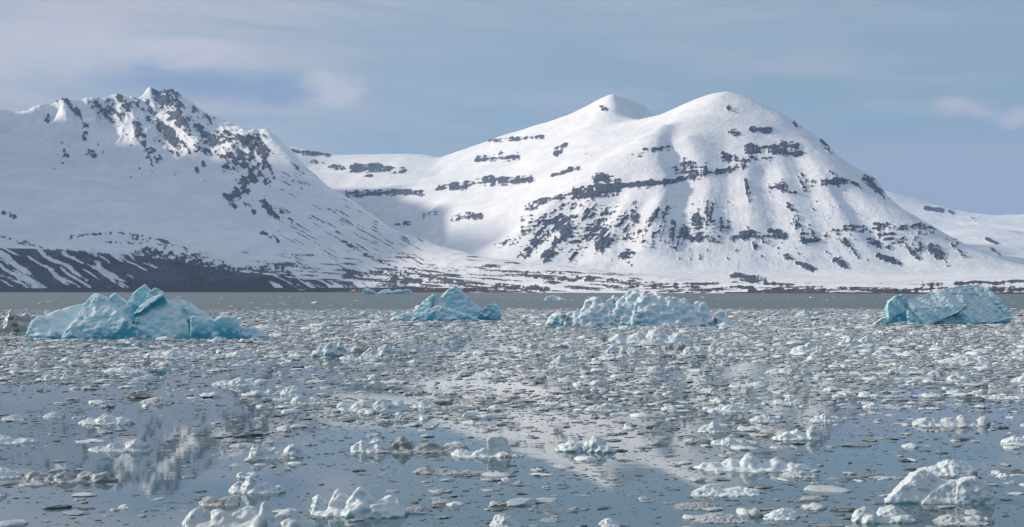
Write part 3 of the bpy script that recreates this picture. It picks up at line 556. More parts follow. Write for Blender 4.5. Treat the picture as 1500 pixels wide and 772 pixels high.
def weather(V, Nn, style, seed, wp):
    s = style.get('size', 1.0); V = V.astype(np.float32)
    d = style.get('big', 0.0) * fbm(*(V / (s * 0.9)).T, seed, 3) + style.get('mid', 0.0) * fbm(*(V / (s * 0.28)).T, seed + 5, 3) + style.get('fine', 0.0) * fbm(*(V / (s * 0.09)).T, seed + 9, 3)
    if 'scallop' in style:
        w = worley(V / style['cell'] + 0.25 * np.stack([fbm(*(V / style['cell']).T, seed + k, 2) for k in range(3)], 1), seed)
        d = d - style['scallop'] * (1 - np.clip(w, 0, 1)) ** 1.5 + 0.3 * style['scallop']
    if 'flute' in style:       # slanting melt flutes
        a, b, per, amp = style['flute']
        ph = (V[:, 0] * a + V[:, 2] * b) / per
        d = d - amp * ridged(ph, V[:, 1] * 0.05, (V[:, 0] * b - V[:, 2] * a) * 0.06 / per, seed + 3, 2) * (1 - np.clip(np.abs(Nn[:, 2]), 0, 1)) 
    return d
def finish_ice():
    dg = bpy.context.evaluated_depsgraph_get(); out = []
    for o, style, mat, seed, voxel, blues, dirts, o3 in PENDING:
        out.append(bpy.data.meshes.new_from_object(o.evaluated_get(dg)))
    for (o, style, mat, seed, voxel, blues, dirts, o3), me in zip(PENDING, out):
        o.modifiers.clear(); old = o.data
        n = len(me.vertices); V = np.empty(n * 3, np.float32); me.vertices.foreach_get('co', V); V = V.reshape(-1, 3)
        Nn = np.empty(n * 3, np.float32); me.vertex_normals.foreach_get('vector', Nn); Nn = Nn.reshape(-1, 3)
        V2 = V + Nn * weather(V, Nn, style, seed, V + o3)[:, None]
        me.vertices.foreach_set('co', V2.ravel())
        bl = np.full(n, style.get('blue', 0.3), np.float32); di = np.zeros(n, np.float32)
        bl += style.get('wet', 0.35) * np.exp(-(np.maximum(V[:, 2], 0) / (0.14 * style.get('size', 1.0))) ** 2)      # sea-washed translucent foot
        for (p, r, s) in blues: bl += s * np.exp(-(((V + o3 - np.array(p)) / r) ** 2).sum(1))
        for (p, r, s) in dirts: di = np.maximum(di, s * np.exp(-(((V + o3 - np.array(p)) / r) ** 2).sum(1)))
        for an, av in (('blue', bl), ('dirt', di)):
            a = me.attributes.new(an, 'FLOAT', 'POINT'); a.data.foreach_set('value', av.astype(np.float32))
        me.polygons.foreach_set('use_smooth', np.ones(len(me.polygons), bool)); me.materials.clear(); me.materials.append(mat); me.name = o.name; me.update()
        o.data = me; bpy.data.meshes.remove(old)
    PENDING.clear()
def dist_of(yb): return CH * F / (yb - HZ)
def pw(d, px, py, off=0.0):
    """point seen at (px,py) on the plane at distance d+off"""
    D = d + off; return ((px - 750) / F * D, D, max(CH + (HZ - py) / F * D, -0.5))
def block(d, pts, back):
    """a block: front outline points (px,py,off) plus the same outline pushed back a little smaller"""
    fr_ = [pw(d, x, y, o) for x, y, o in pts]; cx = np.mean([p[0] for p in fr_])
    bk = [(cx + (p[0] - cx) * 0.8, p[1] + back, p[2] * 0.86 if p[2] > 0 else p[2]) for p in fr_]
    return fr_ + bk + [(p[0], p[1], -0.5) for p in fr_ + bk if p[2] < 0.8]

OCC = []            # footprints (x, y, rx, ry) kept free of scattered ice
def occupy(d, x0, x1, dep): OCC.append(((x0 + x1) / 2 - 0, d + dep / 2, (x1 - x0) / 2 / F * d, dep / 2 + 0.4)); OCC[-1] = ((OCC[-1][0] - 750) / F * d, *OCC[-1][1:])

def build_bergs():
    # 1 --- the blue berg of leaning slabs
    d = dist_of(496.5)
    C = [block(d, [(36, 489, 2), (62, 493, 1.5), (92, 494, 2), (44, 470, 3), (58, 462, 4), (85, 456, 5), (118, 447, 7), (136, 441, 8), (140, 494, 3)], 5),
         block(d, [(88, 496, 0), (98, 480, .8), (118, 455, 2.2), (133, 432, 3.6), (139, 429, 3.8), (150, 432, 3.6), (166, 452, 2.0), (184, 468, 1.0), (197, 478, .6), (199, 497, 0)], 4),
         block(d, [(152, 450, 4), (163, 432, 5), (169, 429.5, 5.2), (178, 436, 5), (190, 450, 4.5), (196, 476, 3), (160, 490, 3)], 4),
         block(d, [(199, 497, .2), (196, 470, 1.6), (208, 455, 2.4), (222, 445, 3.0), (238, 437, 3.6), (252, 442, 3.4), (262, 452, 2.6), (274, 474, 1.2), (281, 497, .2)], 4.5),
         block(d, [(184, 470, 3.4), (185, 441, 4.2), (196, 428, 4.8), (207, 419, 5.0), (212, 415, 5.1), (219, 424, 4.8), (232, 436, 4.4), (226, 470, 3.2)], 3.5),
         block(d, [(216, 470, 2.6), (208, 446, 2.8), (217, 427, 3.4), (227, 420, 3.8), (239, 424, 3.8), (243, 436, 3.2), (240, 470, 2.2)], 3.2), block(d, [(193, 462, 1.4), (203, 449, 2.0), (222, 434, 2.6), (239, 428, 3.0), (240, 434, 2.6), (222, 445, 1.9), (206, 457, 1.4)], 1.6),
         block(d, [(236, 440, 5), (252, 437, 6), (268, 438, 6.4), (279, 443, 6.2), (291, 458, 5.6), (312, 470, 5), (314, 494, 4), (245, 492, 4)], 4),
         block(d, [(279, 497, -.2), (279, 465, .6), (285, 462, .8), (300, 466, 1), (318, 470, 1.2), (322, 497, -.2)], 3), block(d, [(312, 497, 0), (314, 470, .8), (322, 464, 1), (344, 464, 1), (350, 478, .6), (356, 497, 0)], 3),
         block(d, [(348, 496, 1), (352, 480, 2), (372, 481, 2.4), (384, 485, 2.4), (393, 493, 2)], 2.5)]
    blues = [(pw(d, 196, 474, 1.5), np.array([0.9, 3, 2.0]), .9), (pw(d, 205, 450, 2.5), np.array([1.4, 3, .8]), .8), (pw(d, 232, 440, 3), np.array([1.4, 3, .7]), .8), (pw(d, 175, 492, 0), np.array([3.6, 3, 1.1]), .55), (pw(d, 110, 485, 2), np.array([2.5, 3, 1.6]), .35),
             (pw(d, 318, 490, 0), np.array([3.4, 3, 1.0]), .75), (pw(d, 272, 460, 5), np.array([1.2, 3, 2]), .7), (pw(d, 75, 492, 2), np.array([1.6, 3, .8]), .6), (pw(d, 227, 425, 4), np.array([1.1, 3, .6]), .5)]
    ice_object('iceberg', C, 0.14, ((200 - 750) / F * d, d + 3, 0), dict(size=4, big=.22, mid=.14, fine=.05, scallop=.16, cell=1.1, blue=.26), M_BLUE, 'large turquoise iceberg of leaning slabs with a jagged central crest', 'iceberg', smooth=2, blues=blues, seed=11)
    occupy(d, 36, 393, 12)
    # 2 --- two-peaked blue-grey berg
    d = dist_of(469.5)
    C = [block(d, [(606, 463, 2), (603, 459, 2.4), (614, 447, 3), (624, 437, 3.6), (637, 429.5, 4), (639, 433, 4), (634, 446, 3), (622, 460, 2)], 3),
         block(d, [(638, 460, 2.4), (641, 442, 3.5), (648, 430, 4.2), (656, 425, 4.8), (663, 421, 5), (667, 418.6, 5.1), (671, 421, 5), (681, 429, 4.6), (691, 438, 4), (700, 449, 3.4), (712, 459, 2.6), (714, 465, 1.8)], 5),
         block(d, [(600, 470, 0), (610, 464, .5), (626, 454, 1.2), (643, 447, 1.8), (652, 453, 1.2), (662, 460, .8), (680, 462, .6), (702, 466, .4), (706, 470, 0)], 3),
         block(d, [(708, 464, 2.2), (709, 450, 3), (716, 445, 3.4), (727, 445, 3.4), (733, 450, 3), (732, 456, 2.6), (735, 464, 2.2)], 3), block(d, [(696, 467, 2.4), (700, 452, 3.2), (712, 452, 3.4), (722, 456, 3), (724, 467, 2.2)], 3), block(d, [(570, 468, .6), (585, 462, 1.2), (600, 458, 1.6), (612, 468, .6)], 2.5), block(d, [(573, 462, 1.6), (577, 456, 2), (583, 458, 2), (584, 464, 1.4)], 1.4)]
    blues = [(pw(d, 635, 447, 3), np.array([.5, 3, 2.0]), .8), (pw(d, 705, 460, 2.5), np.array([1.4, 3, 1.4]), .6), (pw(d, 690, 465, 1), np.array([3, 3, .7]), .6), (pw(d, 628, 466, .5), np.array([4, 3, .8]), .35), (pw(d, 720, 452, 3), np.array([1.6, 3, 1.5]), .3)]
    dirts = [(pw(d, 712, 456, 3), np.array([.5, 4, 1.2]), .5), (pw(d, 663, 436, 4.5), np.array([.9, 2, 1.8]), .42), (pw(d, 660, 445, 4.5), np.array([2.6, 2, 1.2]), .36)]
    ice_object('iceberg', C, 0.2, ((660 - 750) / F * d, d + 4, 0), dict(size=4, big=.25, mid=.22, fine=.09, scallop=.25, cell=.8, blue=.25), M_BLUE, 'pyramid-shaped pale blue iceberg with a split-off fin on its sloping flank', 'iceberg', smooth=1, blues=blues, dirts=dirts, seed=23)
    occupy(d, 570, 735, 10)
    # 3 --- knobbly white berg
    d = dist_of(477.5)
    C = [block(d, [(826, 476, 1), (829, 465, 2), (836, 457, 3), (846, 455, 3), (856, 460, 2), (862, 477, .6)], 3), block(d, [(800, 475, 2), (806, 463, 3), (815, 459, 3.4), (826, 462, 3), (830, 476, 2)], 3),
         block(d, [(850, 477, .4), (850, 455, 2), (858, 441, 4), (868, 435, 5), (873, 434, 5), (880, 441, 5), (892, 452, 3), (900, 477, .4)], 5), block(d, [(880, 470, 3), (886, 441, 5), (900, 434, 6), (907, 435, 6), (912, 446, 5), (905, 470, 3)], 3.5),
         block(d, [(890, 477, .2), (900, 450, 2.4), (910, 437, 4.4), (920, 427, 6), (928, 422, 6.6), (936, 424, 6.4), (948, 430, 5), (958, 440, 3.6), (962, 477, .2)], 6),
         block(d, [(925, 477, 0), (928, 450, 1.6), (940, 430, 4.6), (958, 427, 6), (970, 432, 5.8), (990, 446, 3), (1000, 477, 0)], 6), block(d, [(960, 477, .2), (965, 445, 2.8), (978, 433, 5), (990, 436, 5), (1005, 440, 4.8), (1016, 450, 3.6), (1030, 462, 2), (1032, 478, .4)], 6),
         block(d, [(1010, 477, 1), (1012, 450, 3.4), (1024, 441, 5), (1033, 442, 5), (1039, 452, 4), (1044, 466, 2), (1044, 478, 1)], 4), block(d, [(1034, 478, .4), (1040, 463, 2), (1052, 457, 3), (1062, 458, 3), (1074, 472, 2), (1076, 479, 1)], 3.5), block(d, [(970, 478, -.5), (975, 472, 0), (990, 470, .2), (998, 474, 0), (1000, 479, -.5)], 2)]
    blues = [(pw(d, 906, 470, 1), np.array([1.1, 3, 1.2]), 1.0), (pw(d, 935, 467, 1), np.array([1.3, 3, 1.4]), .7), (pw(d, 1005, 476, .6), np.array([3.6, 3, .7]), .8), (pw(d, 870, 472, 1), np.array([1.6, 3, .9]), .6), (pw(d, 815, 470, 2), np.array([2, 3, 1.4]), .6), (pw(d, 1042, 472, 1), np.array([1.2, 3, .9]), .5), (pw(d, 880, 455, 3), np.array([1.4, 3, .8]), .4)]
    dirts = [(pw(d, 829, 466, 1.5), np.array([.9, 4, 1.6]), .72), (pw(d, 1048, 470, 1.2), np.array([.6, 3, .75]), .85), (pw(d, 900, 443, 5), np.array([.5, 3, .7]), .7), (pw(d, 858, 449, 3), np.array([.8, 3, .8]), .5), (pw(d, 836, 473, 1), np.array([1.2, 3, .6]), .6)]
    ice_object('iceberg', C, 0.2, ((945 - 750) / F * d, d + 4, 0), dict(size=4, big=.25, mid=.26, fine=.10, scallop=.85, cell=1.25, blue=.02), M_KNOB, 'broad white iceberg with a knobbly scalloped dome and a dark sediment spot', 'iceberg', smooth=1, blues=blues, dirts=dirts, seed=37)
    occupy(d, 800, 1076, 11)
    # 4 --- tilted slab with slanting melt flutes
    d = dist_of(474.5)
    C = [block(d, [(1301, 472, 1), (1300, 445, 2.4), (1306, 438, 3), (1313, 432.5, 3.6), (1321, 431, 3.8), (1328, 438, 3.6), (1330, 450, 2.8), (1326, 458, 2.6)], 4),
         block(d, [(1329, 452, 1.8), (1330, 438, 3.6), (1350, 434, 4), (1370, 428, 4.6), (1392, 421.5, 5.4), (1405, 419, 5.8), (1412, 432, 4), (1418, 448, 2.2), (1400, 460, 1.2), (1380, 467, .6), (1360, 475, 0), (1340, 474, .4), (1331, 474, .6)], 4),
         block(d, [(1400, 455, 2), (1402, 419.5, 5.6), (1418, 417, 6.2), (1434, 416.5, 6.4), (1448, 424, 5.6), (1463, 435, 4.6), (1474, 452, 3), (1481, 465, 2), (1460, 470, .8), (1440, 473, .4), (1400, 474, .8)], 5),
         block(d, [(1306, 475, 1.6), (1305, 450, 3), (1330, 440, 3.8), (1350, 450, 2.6), (1350, 475, 1.6)], 4), block(d, [(1370, 475, 1.2), (1380, 450, 2.6), (1410, 440, 3.6), (1440, 455, 2.4), (1440, 475, 1.2)], 4),
         block(d, [(1300, 476, .2), (1312, 474, .3), (1335, 470, .8), (1336, 476, .2)], 3), block(d, [(1440, 476, 0), (1450, 473, .3), (1472, 467, 1), (1483, 465, 1.5), (1483, 473, 1), (1465, 476, .3)], 3), block(d, [(1281, 474, 1), (1290, 467, 1.4), (1300, 463, 1.8), (1303, 474, 1)], 2)]
    blues = [(pw(d, 1322, 466, 1), np.array([1.8, 3, .9]), 1.0), (pw(d, 1395, 428, 5), np.array([4, 3, .8]), .7), (pw(d, 1464, 449, 3.5), np.array([1.2, 3, 1.6]), 1.0), (pw(d, 1462, 473, .6), np.array([3, 3, .5]), 1.2), (pw(d, 1408, 463, 1), np.array([1.4, 3, .7]), .7), (pw(d, 1432, 424, 5.5), np.array([2, 3, .9]), .5), (pw(d, 1335, 452, 3), np.array([1.8, 3, .9]), .4)]
    dirts = [(pw(d, 1413, 452, 2), np.array([.9, 3, .6]), .5)]
    ice_object('iceberg', C, 0.11, ((1390 - 750) / F * d, d + 4, 0), dict(size=4, big=.12, mid=.12, fine=.07, flute=(.82, .57, 1.7, .75), blue=.2), M_BLUE, 'tilted wedge-shaped blue iceberg grooved by slanting melt flutes', 'iceberg', smooth=1, blues=blues, dirts=dirts, seed=41)
    occupy(d, 1281, 1483, 10)
    # 5 --- far bergs in the open water
    d = dist_of(431.0)
    C = [block(d, [(530, 431, 0), (531, 424, 3), (537, 422.4, 5), (545, 424, 5), (550, 428, 2), (553, 431, 0)], 18), block(d, [(550, 431, 0), (560, 428, 3), (564, 424, 5), (571, 423, 6), (575, 431, 0)], 16), block(d, [(570, 431, 0), (577, 425, 3), (588, 423.5, 5), (592, 431, 0)], 16), block(d, [(586, 431, 0), (592, 424, 4), (600, 424, 4), (605, 428, 3), (606, 431, 0)], 14)]
    ice_object('iceberg', C, 1.1, ((568 - 750) / F * d, d + 10, 0), dict(size=20, big=1.4, mid=.9, fine=.2, blue=.75), M_BLUE, 'low chain-like turquoise iceberg in open water before the far shore', 'iceberg', smooth=1, seed=51)
    d = dist_of(440.0)
    C = [block(d, [(796, 440, 0), (800, 435, 1.5), (806, 433, 2), (812, 431.5, 3), (818, 434, 2), (827, 440, 0)], 7), block(d, [(815, 440, 0), (818, 436, 2), (823, 437, 2), (830, 440, 0)], 5)]
    ice_object('iceberg', C, 0.5, ((812 - 750) / F * d, d + 4, 0), dict(size=7, big=.6, mid=.5, fine=.2, blue=.1), M_KNOB, 'small white iceberg alone in the open water behind the brash', 'iceberg', smooth=1, seed=53)

def lump(rng, x, y, w, dep, h, sharp=0.0, low=-0.3):
    """point cloud of an irregular block w wide, dep deep, h high standing in the water at (x,y)"""
    n = 18; th = rng.uniform(0, 2 * math.pi, n); u = rng.uniform(0.0, 1.0, n) ** 0.8
    rad = np.sqrt(np.clip(1 - u ** (2.4 - sharp * 1.4), 0, 1)) * rng.uniform(0.72, 1.08, n)
    lean = rng.uniform(-0.22, 0.22)
    P = np.stack([x + (np.cos(th) * rad + lean * u) * w / 2, y + np.sin(th) * rad * dep / 2, u * h * rng.uniform(0.85, 1.0, n)], 1)
    P[0] = (x + lean * w / 2, y, h)
    th = np.linspace(0, 2 * math.pi, 9)[:-1]
    B = np.stack([x + np.cos(th) * w * .5, y + np.sin(th) * dep * .5, np.full(8, low * h)], 1); B2 = B.copy(); B2[:, 2] = 0.12 * h
    return [tuple(p) for p in np.concatenate([P, B, B2])]
def floe(yb, lumps, mat, label, group=None, name='ice_floe', cat='ice floe', sharp=0.3, seed=1, dirts=(), depth=0.7, style=None, blue=.2, plate=True):
    """a floe from lumps (x0,x1,ytop) read off the photograph; the waterline row yb sets its distance"""
    rng = np.random.default_rng(seed); d0 = dist_of(yb); C = []
    X0 = min(l[0] for l in lumps); X1 = max(l[1] for l in lumps); Wm = (X1 - X0) / F * d0
    for l in lumps:
        w = (l[1] - l[0]) / F * d0; dep = min(max(depth * w, 0.22 * Wm), 0.9 * Wm); d = d0 + dep / 2 + (l[3] if len(l) > 3 else rng.uniform(0, 0.15) * Wm)
        h = max(0.05, 0.9 * (CH + (HZ - l[2]) / F * d)); C.append(lump(rng, ((l[0] + l[1]) / 2 - 750) / F * d, d, w, dep, h, sharp))
    hm = max(max(p[2] for p in c) for c in C)
    if plate:
        d = d0 + 0.16 * Wm; C.append(lump(rng, ((X0 + X1) / 2 - 750) / F * d, d, Wm * 0.98, Wm * 0.42, hm * 0.22, 0, -0.5))
    vx = max(Wm / 62, 0.018); sz = max(hm, Wm * 0.2)
    st = dict(size=sz, big=.06 * sz, mid=.06 * sz, fine=.03 * sz, scallop=.17 * sz, cell=.40 * sz, blue=blue, wet=.55); st.update(style or {})
    o = ice_object(name, C, vx, (((X0 + X1) / 2 - 750) / F * d0, d0 + 0.2 * Wm, 0), st, mat, label, cat, group, smooth=1, seed=seed, dirts=[(pw(d0, x, y, 0.2 * Wm), np.array([r, Wm, r * .7]), s) for x, y, r, s in dirts])
    occupy(d0, X0, X1, 0.5 * Wm)
    return o
G1 = 'low white floes drifting in the brash'
LANDMARKS = []      # (x, y, phrase) of things one can find by their own label
LB = 'low lumpy white floe drifting among the brash ice'
LS = 'small white ice lump standing out of the dense brash'
def build_features():
    Wm, Gm, Dm = M_WHITE, M_GREY, M_DIRTY
    floe(491, [(-14, 12, 462), (4, 30, 449), (22, 48, 450), (38, 62, 460), (12, 40, 468, -.3)], Dm, 'brown-streaked dirty ice chunk beside the big turquoise iceberg', name='dirty_ice_chunk', cat='ice chunk', seed=3, dirts=[(12, 458, .8, .6), (20, 467, .55, 1.0), (27, 477, .8, .75), (8, 472, .6, .5), (30, 484, .7, .7)])
    floe(523, [(455, 490, 504), (472, 500, 500), (488, 512, 497.5)], Wm, 'pale blue wedge-shaped ice block leaning in dense brash', name='ice_block', cat='ice block', seed=4, sharp=.5, blue=.5, plate=False)
    floe(517, [(513, 533, 497), (522, 548, 498)], Dm, 'beige-tinted ice cone rising between two pale blue blocks', name='ice_block', cat='ice block', seed=5, sharp=.6, dirts=[(528, 506, .8, .42), (520, 510, .7, .4)], plate=False)
    floe(522, [(530, 560, 507), (550, 577, 502), (568, 602, 508), (555, 570, 512, -.2)], Wm, 'rounded pale blue ice block of three humps in dense brash', name='ice_block', cat='ice block', seed=6, blue=.45)
    floe(527, [(497, 530, 519), (520, 558, 520)], Wm, 'smooth low ice slab lying before the pale blue blocks', seed=7, blue=.5)
    floe(503, [(890, 922, 486), (912, 952, 484), (940, 985, 477), (968, 1010, 486)], Wm, 'pale blue tent-shaped ice block in front of the knobbly iceberg', name='ice_block', cat='ice block', seed=8, sharp=.6, blue=.6)
    floe(505, [(936, 976, 495)], Wm, 'small flat ice slab in front of the tent-shaped block', seed=9, blue=.2)
    floe(519, [(885, 908, 503), (898, 925, 505), (915, 943, 508)], Wm, 'chisel-edged white ice block with a sloping top in the brash', name='ice_block', cat='ice block', seed=10, sharp=.1, blue=.35, plate=False)
    floe(521, [(998, 1022, 505), (1015, 1040, 508), (1036, 1052, 499), (1045, 1072, 507)], Wm, 'white ice block with a knob on top beside the chisel-edged block', name='ice_block', cat='ice block', seed=12, blue=.3)
    floe(515, [(968, 990, 503), (980, 1008, 501)], Gm, 'greyish rubble ice pile behind the knob-topped block', seed=13)
    floe(534, [(806, 836, 517)], Wm, 'small white ice cone standing alone in the brash', name='ice_block', cat='ice block', seed=14, sharp=.9, blue=.2)
    floe(545, [(948, 974, 535)], Wm, LS, G1, seed=15); floe(508, [(815, 860, 498)], Wm, LB, G1, seed=16)
    floe(580, [(410, 448, 563), (420, 445, 571)], Wm, LB, G1, seed=17); floe(592, [(425, 458, 577), (445, 486, 580)], Wm, LB, G1, seed=18)
    for i, (x0, x1, yb, yt) in enumerate([(1228, 1262, 507, 491), (1250, 1292, 506, 489), (1158, 1216, 515, 500), (1364, 1384, 509, 500), (1372, 1455, 532, 518), (1300, 1352, 546, 533), (1120, 1190, 548, 534), (1165, 1196, 462, 452), (455, 488, 487, 474), (1276, 1310, 522, 511), (520, 575, 480, 472), (205, 300, 524, 508), (330, 372, 522, 511), (1030, 1062, 577, 566), (1040, 1100, 603, 590), (855, 922, 602, 587), (600, 646, 598, 584), (1097, 1146, 618, 604), (1186, 1236, 618, 603), (1040, 1096, 653, 638), (1020, 1072, 634, 614), (1130, 1180, 592, 580), (1480, 1520, 560, 548), (150, 215, 545, 535), (310, 385, 565, 552), (1262, 1300, 598, 588), (1420, 1500, 585, 577)]):
        h = (x1 - x0); m = (x0 + x1) / 2
        floe(yb, [(x0, m + h * .1, yt + (yb - yt) * .3), (m - h * .25, m + h * .25, yt), (m - h * .05, x1, yt + (yb - yt) * .35)], Wm, LB, G1, seed=60 + i, blue=.15)
    # nearer water, from the middle distance forward
    floe(603, [(490, 530, 587), (512, 560, 581), (540, 582, 581), (565, 604, 586)], Wm, 'long smooth blue-white floe with a rounded back', seed=100, sharp=.0, blue=.65)
    floe(617, [(548, 580, 602), (574, 604, 607)], Gm, 'dark glassy grey ice lump before the long rounded floe', seed=101, style=dict(blue=1.0))
    floe(672, [(362, 396, 646), (384, 422, 652), (408, 446, 647)], Wm, 'white floe with two knobs mirrored in dark blue water', seed=102, blue=.3)
    floe(663, [(812, 862, 641), (848, 892, 632), (866, 903, 648, -.2)], Wm, 'two-humped white ice block mirrored above the bright lead', name='ice_block', cat='ice block', seed=103, blue=.35, plate=False)
    d = dist_of(667)
    ice_object('ice_block', [block(d, [(716, 667, 0), (714, 646, .15), (718, 641, .2), (733, 639, .25), (742, 642, .25), (750, 664, 0)], 0.8)], .022, ((733 - 750) / F * d, d + .4, 0), dict(size=.8, big=.05, mid=.03, fine=.012, blue=.1), M_WHITE, 'upright white ice cube standing on a low grey floe', 'ice block', smooth=3, seed=105); occupy(d, 714, 752, 1)
    floe(670, [(660, 700, 656), (690, 722, 655), (720, 764, 661, -.1)], Wm, 'low grey-white floe around the foot of the ice cube', seed=106, dirts=[(745, 668, .25, .9)])
    floe(663, [(512, 546, 641), (536, 574, 637)], Wm, 'pointed pair of white ice teeth on the open water', seed=107, sharp=.4)
    floe(664, [(572, 612, 636), (600, 652, 645), (640, 690, 648), (530, 580, 652)], Gm, 'wide grey-white rubble floe beside the pair of ice teeth', seed=108, dirts=[(540, 661, .2, .55)])
    floe(691, [(1015, 1062, 673), (1048, 1088, 668), (1080, 1122, 657), (1108, 1158, 668), (1138, 1193, 676)], Wm, 'long white floe with a knobbly hump and low tapering ends', seed=109, blue=.35)
    floe(697, [(1344, 1392, 679), (1366, 1432, 669)], Wm, 'rounded white ice back floating behind the translucent peaked block', seed=110, sharp=.1)
    d = dist_of(738)
    ice_object('ice_block', [block(d, [(1296, 736, 0), (1320, 714, .3), (1340, 696, .5), (1353, 686, .6), (1362, 692, .6), (1388, 706, .5), (1412, 738, 0)], .9), block(d, [(1350, 738, -.1), (1362, 722, .1), (1388, 706, .3), (1404, 704, .35), (1414, 712, .2), (1420, 738, -.1)], .9),
                             block(d, [(1400, 740, -.15), (1402, 712, .1), (1416, 702, .2), (1428, 700, .25), (1446, 708, .2), (1456, 722, .1), (1457, 740, -.1)], 1.0)], .03, ((1375 - 750) / F * d, d + .6, 0), dict(size=1.0, big=.07, mid=.06, fine=.02, scallop=.06, cell=.3, blue=.45), M_WHITE, 'translucent peaked ice block with a white rounded end', 'ice block', smooth=3, seed=112); occupy(d, 1296, 1457, 1.5)
    floe(645, [(1130, 1168, 631), (1152, 1184, 626), (1176, 1205, 619)], Wm, 'white floe rising to a thick knob at one end', seed=113, blue=.2)
    floe(625, [(1335, 1382, 609), (1370, 1408, 609), (1392, 1424, 603), (1428, 1452, 606)], Wm, 'row of small white crests on one long floe', seed=114)
    floe(652, [(1466, 1515, 637)], Wm, LB, G1, seed=115); floe(650, [(-25, 30, 636), (8, 58, 641)], Wm, LB, G1, seed=116)
    floe(778, [(262, 318, 736), (296, 356, 740), (330, 392, 738), (372, 402, 727), (366, 392, 747, -.35), (396, 450, 741), (404, 448, 754, -.4), (430, 470, 760)], Wm, 'large rubbly blue-white floe with a pointed tooth in open water', seed=117, sharp=.55, blue=.45, depth=.8)
    floe(757, [(450, 492, 722), (474, 514, 708), (503, 552, 705), (540, 600, 718), (500, 548, 728, -.3), (532, 592, 732, -.35)], Wm, 'large white floe of heaped boulders mirrored in open water', seed=118, sharp=.2, blue=.3, depth=.8)
    floe(752, [(585, 634, 740)], Gm, 'smooth grey sunken tail of ice by the heaped white floe', seed=119)
    floe(723, [(335, 366, 703), (350, 380, 690), (368, 402, 702), (392, 420, 710)], Wm, 'small white floe with cauliflower-like lumps', seed=120, blue=.2)
    floe(707, [(33, 82, 688), (60, 120, 690), (105, 150, 690), (130, 172, 688)], Gm, 'long narrow grey-white ice log in blue water', seed=121, style=dict(blue=0.), depth=.3)
    floe(662, [(128, 162, 652), (150, 186, 646), (178, 224, 641)], Wm, 'white scalloped floe on the dark mountain reflection', seed=122)
    floe(622, [(114, 152, 611), (134, 180, 604), (160, 198, 609)], Wm, LB, G1, seed=123); floe(616, [(2, 40, 606)], Wm, LB, G1, seed=124); floe(612, [(62, 95, 602)], Wm, LB, G1, seed=125); floe(592, [(204, 256, 580)], Gm, LB, G1, seed=126)
    floe(700, [(-34, 36, 682)], Wm, 'smooth pale floe next to the long ice log', seed=127, blue=.5); floe(727, [(-12, 11, 713)], Wm, LB, G1, seed=128)
    floe(695, [(603, 640, 683), (630, 668, 685), (655, 716, 690)], Gm, 'thin frosty floe with a white crested end on still water', seed=129, style=dict(blue=0.))
    floe(775, [(716, 768, 750)], Wm, 'pinkish-white rounded ice lump alone in still water', seed=130)
    floe(741, [(290, 322, 724), (310, 352, 726)], Dm, 'brown-stained ice piece behind the rubbly floe', seed=131, dirts=[(325, 736, .3, .6)], name='dirty_ice_chunk', cat='ice chunk')
    floe(766, [(1245, 1290, 738), (1275, 1336, 735), (1262, 1292, 751, -.2), (1305, 1342, 752, -.1)], Wm, 'jumbled white floe below the translucent peaked block', seed=132)
    floe(769, [(1365, 1420, 752), (1405, 1456, 753)], Gm, 'flat grey floe below the translucent peaked block', seed=133)
    floe(762, [(1118, 1172, 742)], Wm, LB, G1, seed=134); floe(747, [(984, 1056, 735)], Gm, 'flat frosted grey floe shared with slush below it', seed=135); floe(766, [(1010, 1102, 751)], Gm, 'dark-edged grey floe with a frosted white top', seed=136); floe(772, [(876, 910, 757)], Wm, LB, G1, seed=137)
    floe(727, [(1012, 1066, 709), (1050, 1118, 711)], Wm, 'smooth half-sunken pale floe before the long knobbly floe', seed=138, blue=.7, sharp=0); floe(700, [(1140, 1200, 687)], Gm, LB, G1, seed=139)
build_bergs(); build_features()

# prototypes of the scattered floes, then one object for each floe
def build_scatter():
    rng = np.random.default_rng(5); protos = []
    kinds = [('ice_floe', M_WHITE, 'humped white floe adrift in the brash field', 'humped white floes', .34, .3, 3), ('ice_floe', M_WHITE, 'jagged white floe adrift in the brash field', 'crested white floes', .30, .7, 5),
             ('ice_floe', M_WHITE, 'flat white floe adrift in the brash field', 'flat white floes', .17, .0, 3), ('ice_floe', M_GREY, 'flat grey floe adrift in the brash field', 'flat grey floes', .13, .1, 3),
             ('ice_floe', M_GREY, 'ragged grey floe adrift in the brash field', 'grey rubble floes', .22, .5, 5), ('dirty_ice_chunk', M_DIRTY, 'brown-tinged floe adrift in the brash field', 'brown-tinged floes', .22, .4, 3)]
    for k, (nm, mat, lab, grp, hr, sharp, nl) in enumerate(kinds):
        for v in range(3 if k < 5 else 2):
            C = []
            for q in range(nl):
                w = rng.uniform(.35, .62); x = rng.uniform(-.5 + w / 2, .5 - w / 2); C.append(lump(rng, x, rng.uniform(-.12, .12), w, rng.uniform(.3, .6), hr * rng.uniform(.5, 1), sharp))
            C.append(lump(rng, 0, 0, 1.0, .7, hr * .25, 0, -.5))
            o = ice_object(nm, C, 1 / 34, (0, 0, 0), dict(size=.34, big=.022, mid=.024, fine=.014, scallop=.055, cell=.13, wet=.5, blue=rng.uniform(0, .35)), mat, lab, 'ice floe', grp, seed=200 + k * 5 + v, dirts=[((.1, 0, hr * .5), np.array([.25, .3, .2]), .75)] if k == 5 else ())
            o.rotation_euler = (0, 0, 0); protos.append((o, k))
    return protos
PROTOS = build_scatter()
finish_ice()
def free(x, y, m=1.0):
    for ox, oy, rx, ry in OCC:
        if ((x - ox) / (rx + m)) ** 2 + ((y - oy) / (ry + m)) ** 2 < 1: return False
    return True
